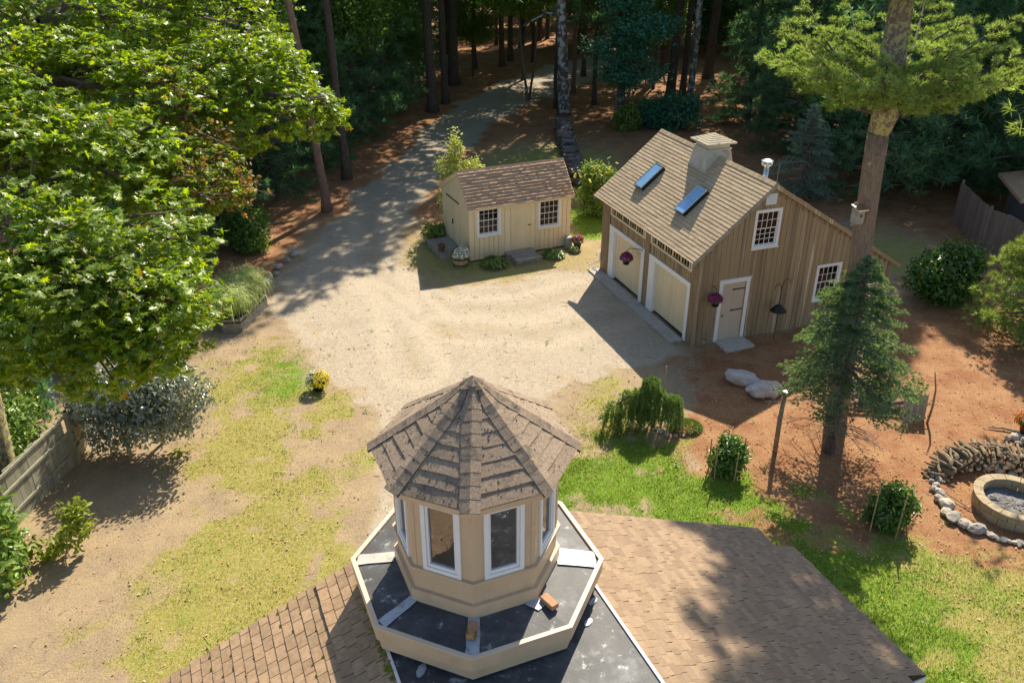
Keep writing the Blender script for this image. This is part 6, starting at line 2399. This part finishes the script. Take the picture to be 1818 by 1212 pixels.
order = np.argsort(np.linalg.norm(LC - np.array([0, 0, 12.5]), axis=1))
off = np.array([OX, OY, 0])
V, F = tmpl_leaves(LC - off, LN, .138, OAKV, OAKF, droop=side_ * 1.2)
nv, nf = len(OAKV), len(OAKF)
near = order[:300]
far = order[300:]
Vl = V.reshape(-1, nv, 3)
part_np('foliage', (Vl[far].reshape(-1, 3), (OAKF[None] + (np.arange(len(far)) * nv)[:, None, None]).reshape(-1, OAKF.shape[1])), M['oakleaf'], t, kind='stuff')
for i in near:
    mobj('leaf', np_mesh('leaf', Vl[i], OAKF), M['oakleaf'], t)
RUST = [(-5.60, 14.65, 9.35, .60), (-5.10, 14.0, 8.75, .55), (-4.60, 13.6, 8.15, .45), (-5.10, 13.05, 8.45, .45)]
la2 = np.array(RUST)
idx = rng.integers(0, 4, 260)
C = la2[idx, :3] + rand_dirs(260) * (rng.uniform(.3, 1, 260) * la2[idx, 3])[:, None]
LCr = np.repeat(C, 6, 0) + rng.normal(size=(1560, 3)) * .10
part_np('turning_foliage', leaves(LCr - off, unit(rng.normal(size=LCr.shape) + np.array([0, 0, .8])), .075, asp=.6), M['oakrust'], t)
mb = MB()
base = Vector((2.3, .4, 9.4))
rnd = random.Random(5)
tr = [Vector((-.1, .4, 4)), Vector((.9, .3, 7)), Vector((1.7, .35, 8.3)), Vector((2.3, .4, 9.4)), Vector((3.0, .55, 10.5))]
for (x, y, z, r_) in OAKL:
    c = Vector((x - OX, y - OY, z))
    b = min(tr, key=lambda p: (p - c).length + (2 if p.z > c.z + .5 else 0))
    mid = b.lerp(c, .5) + Vector((rnd.uniform(-.3, .3), rnd.uniform(-.3, .3), .35))
    mb.tube([b, mid, c], [.08, .05, .025], 6, caps=False)
    for q in range(9):
        e = c + Vector(rand_dirs(1)[0]) * r_ * .9
        mb.tube([mid.lerp(c, rnd.uniform(.3, 1)), e.lerp(c, .4) + Vector((0, 0, .12)), e], [.028, .016, .005], 4, caps=False)
for q in range(70):
    c = RUST[q % 4]
    p = Vector((c[0] - OX, c[1] - OY, c[2])) + Vector(rand_dirs(1)[0]) * c[3] * .6
    mb.tube([p, p + Vector((rnd.uniform(-.2, .6), rnd.uniform(-.3, .3), rnd.uniform(-.25, .15)))], [.010, .003], 3, caps=False)
mb.build('limbs', M['barkl'], t)
# small pines and shrubs behind the left fence, below the oak
for (x, y, s, lab) in ((-12.9, 18.6, .30, 'light green young pine behind the left fence under the oak'), (-13.2, 22.5, .36, 'dark young pine behind the plum-leaved tree'), (-12.4, 15.6, .22, 'low young pine behind the near end of the left fence'), (-12.0, 24.8, .30, 'young pine between the raised bed and the oak')):
    wood(KA, x, y, s, lab, group='young pines behind the left fence')
shrub('dense green bush between the left fence and the raised bed', -11.1, 23.0, [(0, 0, .9, .9, 1.0, .9), (.3, -1, .7, .7, .7, .7), (0, 1.2, 1.2, .8, .8, .9)], 5200, .13, M['darkleaf'], seed=71)
shrub('leafy bush behind the left fence near the frame edge', -12.5, 17.0, [(0, 0, 1.0, .9, 1.0, 1.0), (-.4, 1.3, 1.4, .9, .9, 1.0)], 4200, .13, M['lightleaf'], seed=72)

# ------------------------------------------------------------------ ground cover
def scatter(n, x0, x1, y0, y1):
    return rng.uniform(x0, x1, n), rng.uniform(y0, y1, n)


def blades(name, x, y, ln, wd, m, lean=.5):
    n = len(x)
    C = np.stack([x, y, np.full(n, -.012)], 1)
    D = unit(np.stack([rng.normal(0, lean, n), rng.normal(0, lean, n), np.ones(n)], 1))
    V, F = tri_needles(C, D, ln * rng.uniform(.6, 1.4, n), wd)
    o = part_np(name, (V, F), m, None, 'stuff')
    return o


x, y = scatter(230000, 0, 14, 9.5, 19.5)
g_, l_, d_, n_ = zones(x, y)
u_ = rng.random(len(x))
k = u_ < l_ * .95
o = blades('lawn_grass', x[k], y[k], .055, .011, M['lush'])
o['label'] = 'short green lawn grass right of the house'
k = (u_ < .06 + .3 * l_ + .8 * d_) & (rng.random(len(x)) < .4) & (g_ < .3)
o = blades('dry_grass', x[k], y[k], .045, .010, M['dry'], 1.0)
x, y = scatter(200000, -10.5, 3, 9.5, 24)
g_, l_, d_, n_ = zones(x, y)
u_ = rng.random(len(x))
k = u_ < d_ * .8 * (1 - g_) + .05
blades('dry_grass', x[k], y[k], .045, .010, M['dry'], 1.0)
k = u_ < l_ * .8 - .1
blades('lawn_grass', x[k], y[k], .05, .010, M['lush'], .7)
x, y = scatter(60000, -5, 8, 27, 40)
g_, l_, d_, n_ = zones(x, y)
u_ = rng.random(len(x))
k = (u_ < l_ * .9)
blades('lawn_grass', x[k], y[k], .06, .014, M['lush'], .6)
k = (u_ < d_ * .6 * (1 - g_)) & (rng.random(len(x)) < .6)
blades('dry_grass', x[k], y[k], .05, .013, M['dry'], 1.0)
# fallen leaves
x, y = scatter(30000, -11, 20, 9.5, 34)
g_, l_, d_, n_ = zones(x, y)
k = rng.random(len(x)) < (.12 + .5 * n_ + .14 * d_) * (1 - .6 * g_)
C = np.stack([x[k], y[k], np.full(k.sum(), .012)], 1)
part_np('fallen_leaves', leaves(C, unit(np.array([0, 0, 1.]) + rng.normal(size=C.shape) * .3), .05, asp=.6, jit=.45), M['litter'], None, 'stuff')
# twigs and small weeds
x, y = scatter(900, -10.5, 17, 9.5, 30)
P0 = np.stack([x, y, np.full(len(x), .008)], 1)
an = rng.uniform(0, 2 * PI, len(x))
V, F = tri_needles(P0, np.stack([np.cos(an), np.sin(an), np.full(len(x), .02)], 1), rng.uniform(.08, .35, len(x)), .016)
part_np('fallen_twigs', (V, F), M['twig'], None, 'stuff')
x, y = scatter(260, -10, 12, 9.5, 26)
g_, l_, d_, n_ = zones(x, y)
k = rng.random(len(x)) < .35 + .5 * d_
C = np.repeat(np.stack([x[k], y[k], np.full(k.sum(), .03)], 1), 9, 0)
C = C + rng.normal(size=C.shape) * np.array([.05, .05, .012])
part_np('weeds', leaves(C, unit(np.array([0, 0, 1.]) + rng.normal(size=C.shape) * .4), .05, asp=.5), M['lightleaf'], None, 'stuff')
# pebbles in the gravel and bare soil
x, y = scatter(9000, -9, 6, 14, 34)
g_, l_, d_, n_ = zones(x, y)
k = rng.random(len(x)) < g_ * .8 + .05
x, y = x[k], y[k]
n = len(x)
s = rng.uniform(.008, .022, n)[:, None]
oc = np.array([[1, 0, 0], [0, 1, 0], [-1, 0, 0], [0, -1, 0], [0, 0, .7], [0, 0, -.7]])
V = (np.stack([x, y, np.full(n, .002)], 1)[:, None, :] + oc[None] * s[:, None] * rng.uniform(.6, 1.3, (n, 6, 1))).reshape(-1, 3)
F = np.array([[0, 1, 4], [1, 2, 4], [2, 3, 4], [3, 0, 4]])[None] + (np.arange(n) * 6)[:, None, None]
part_np('pebbles', (V, F.reshape(-1, 3)), M['stone'], None, 'stuff')
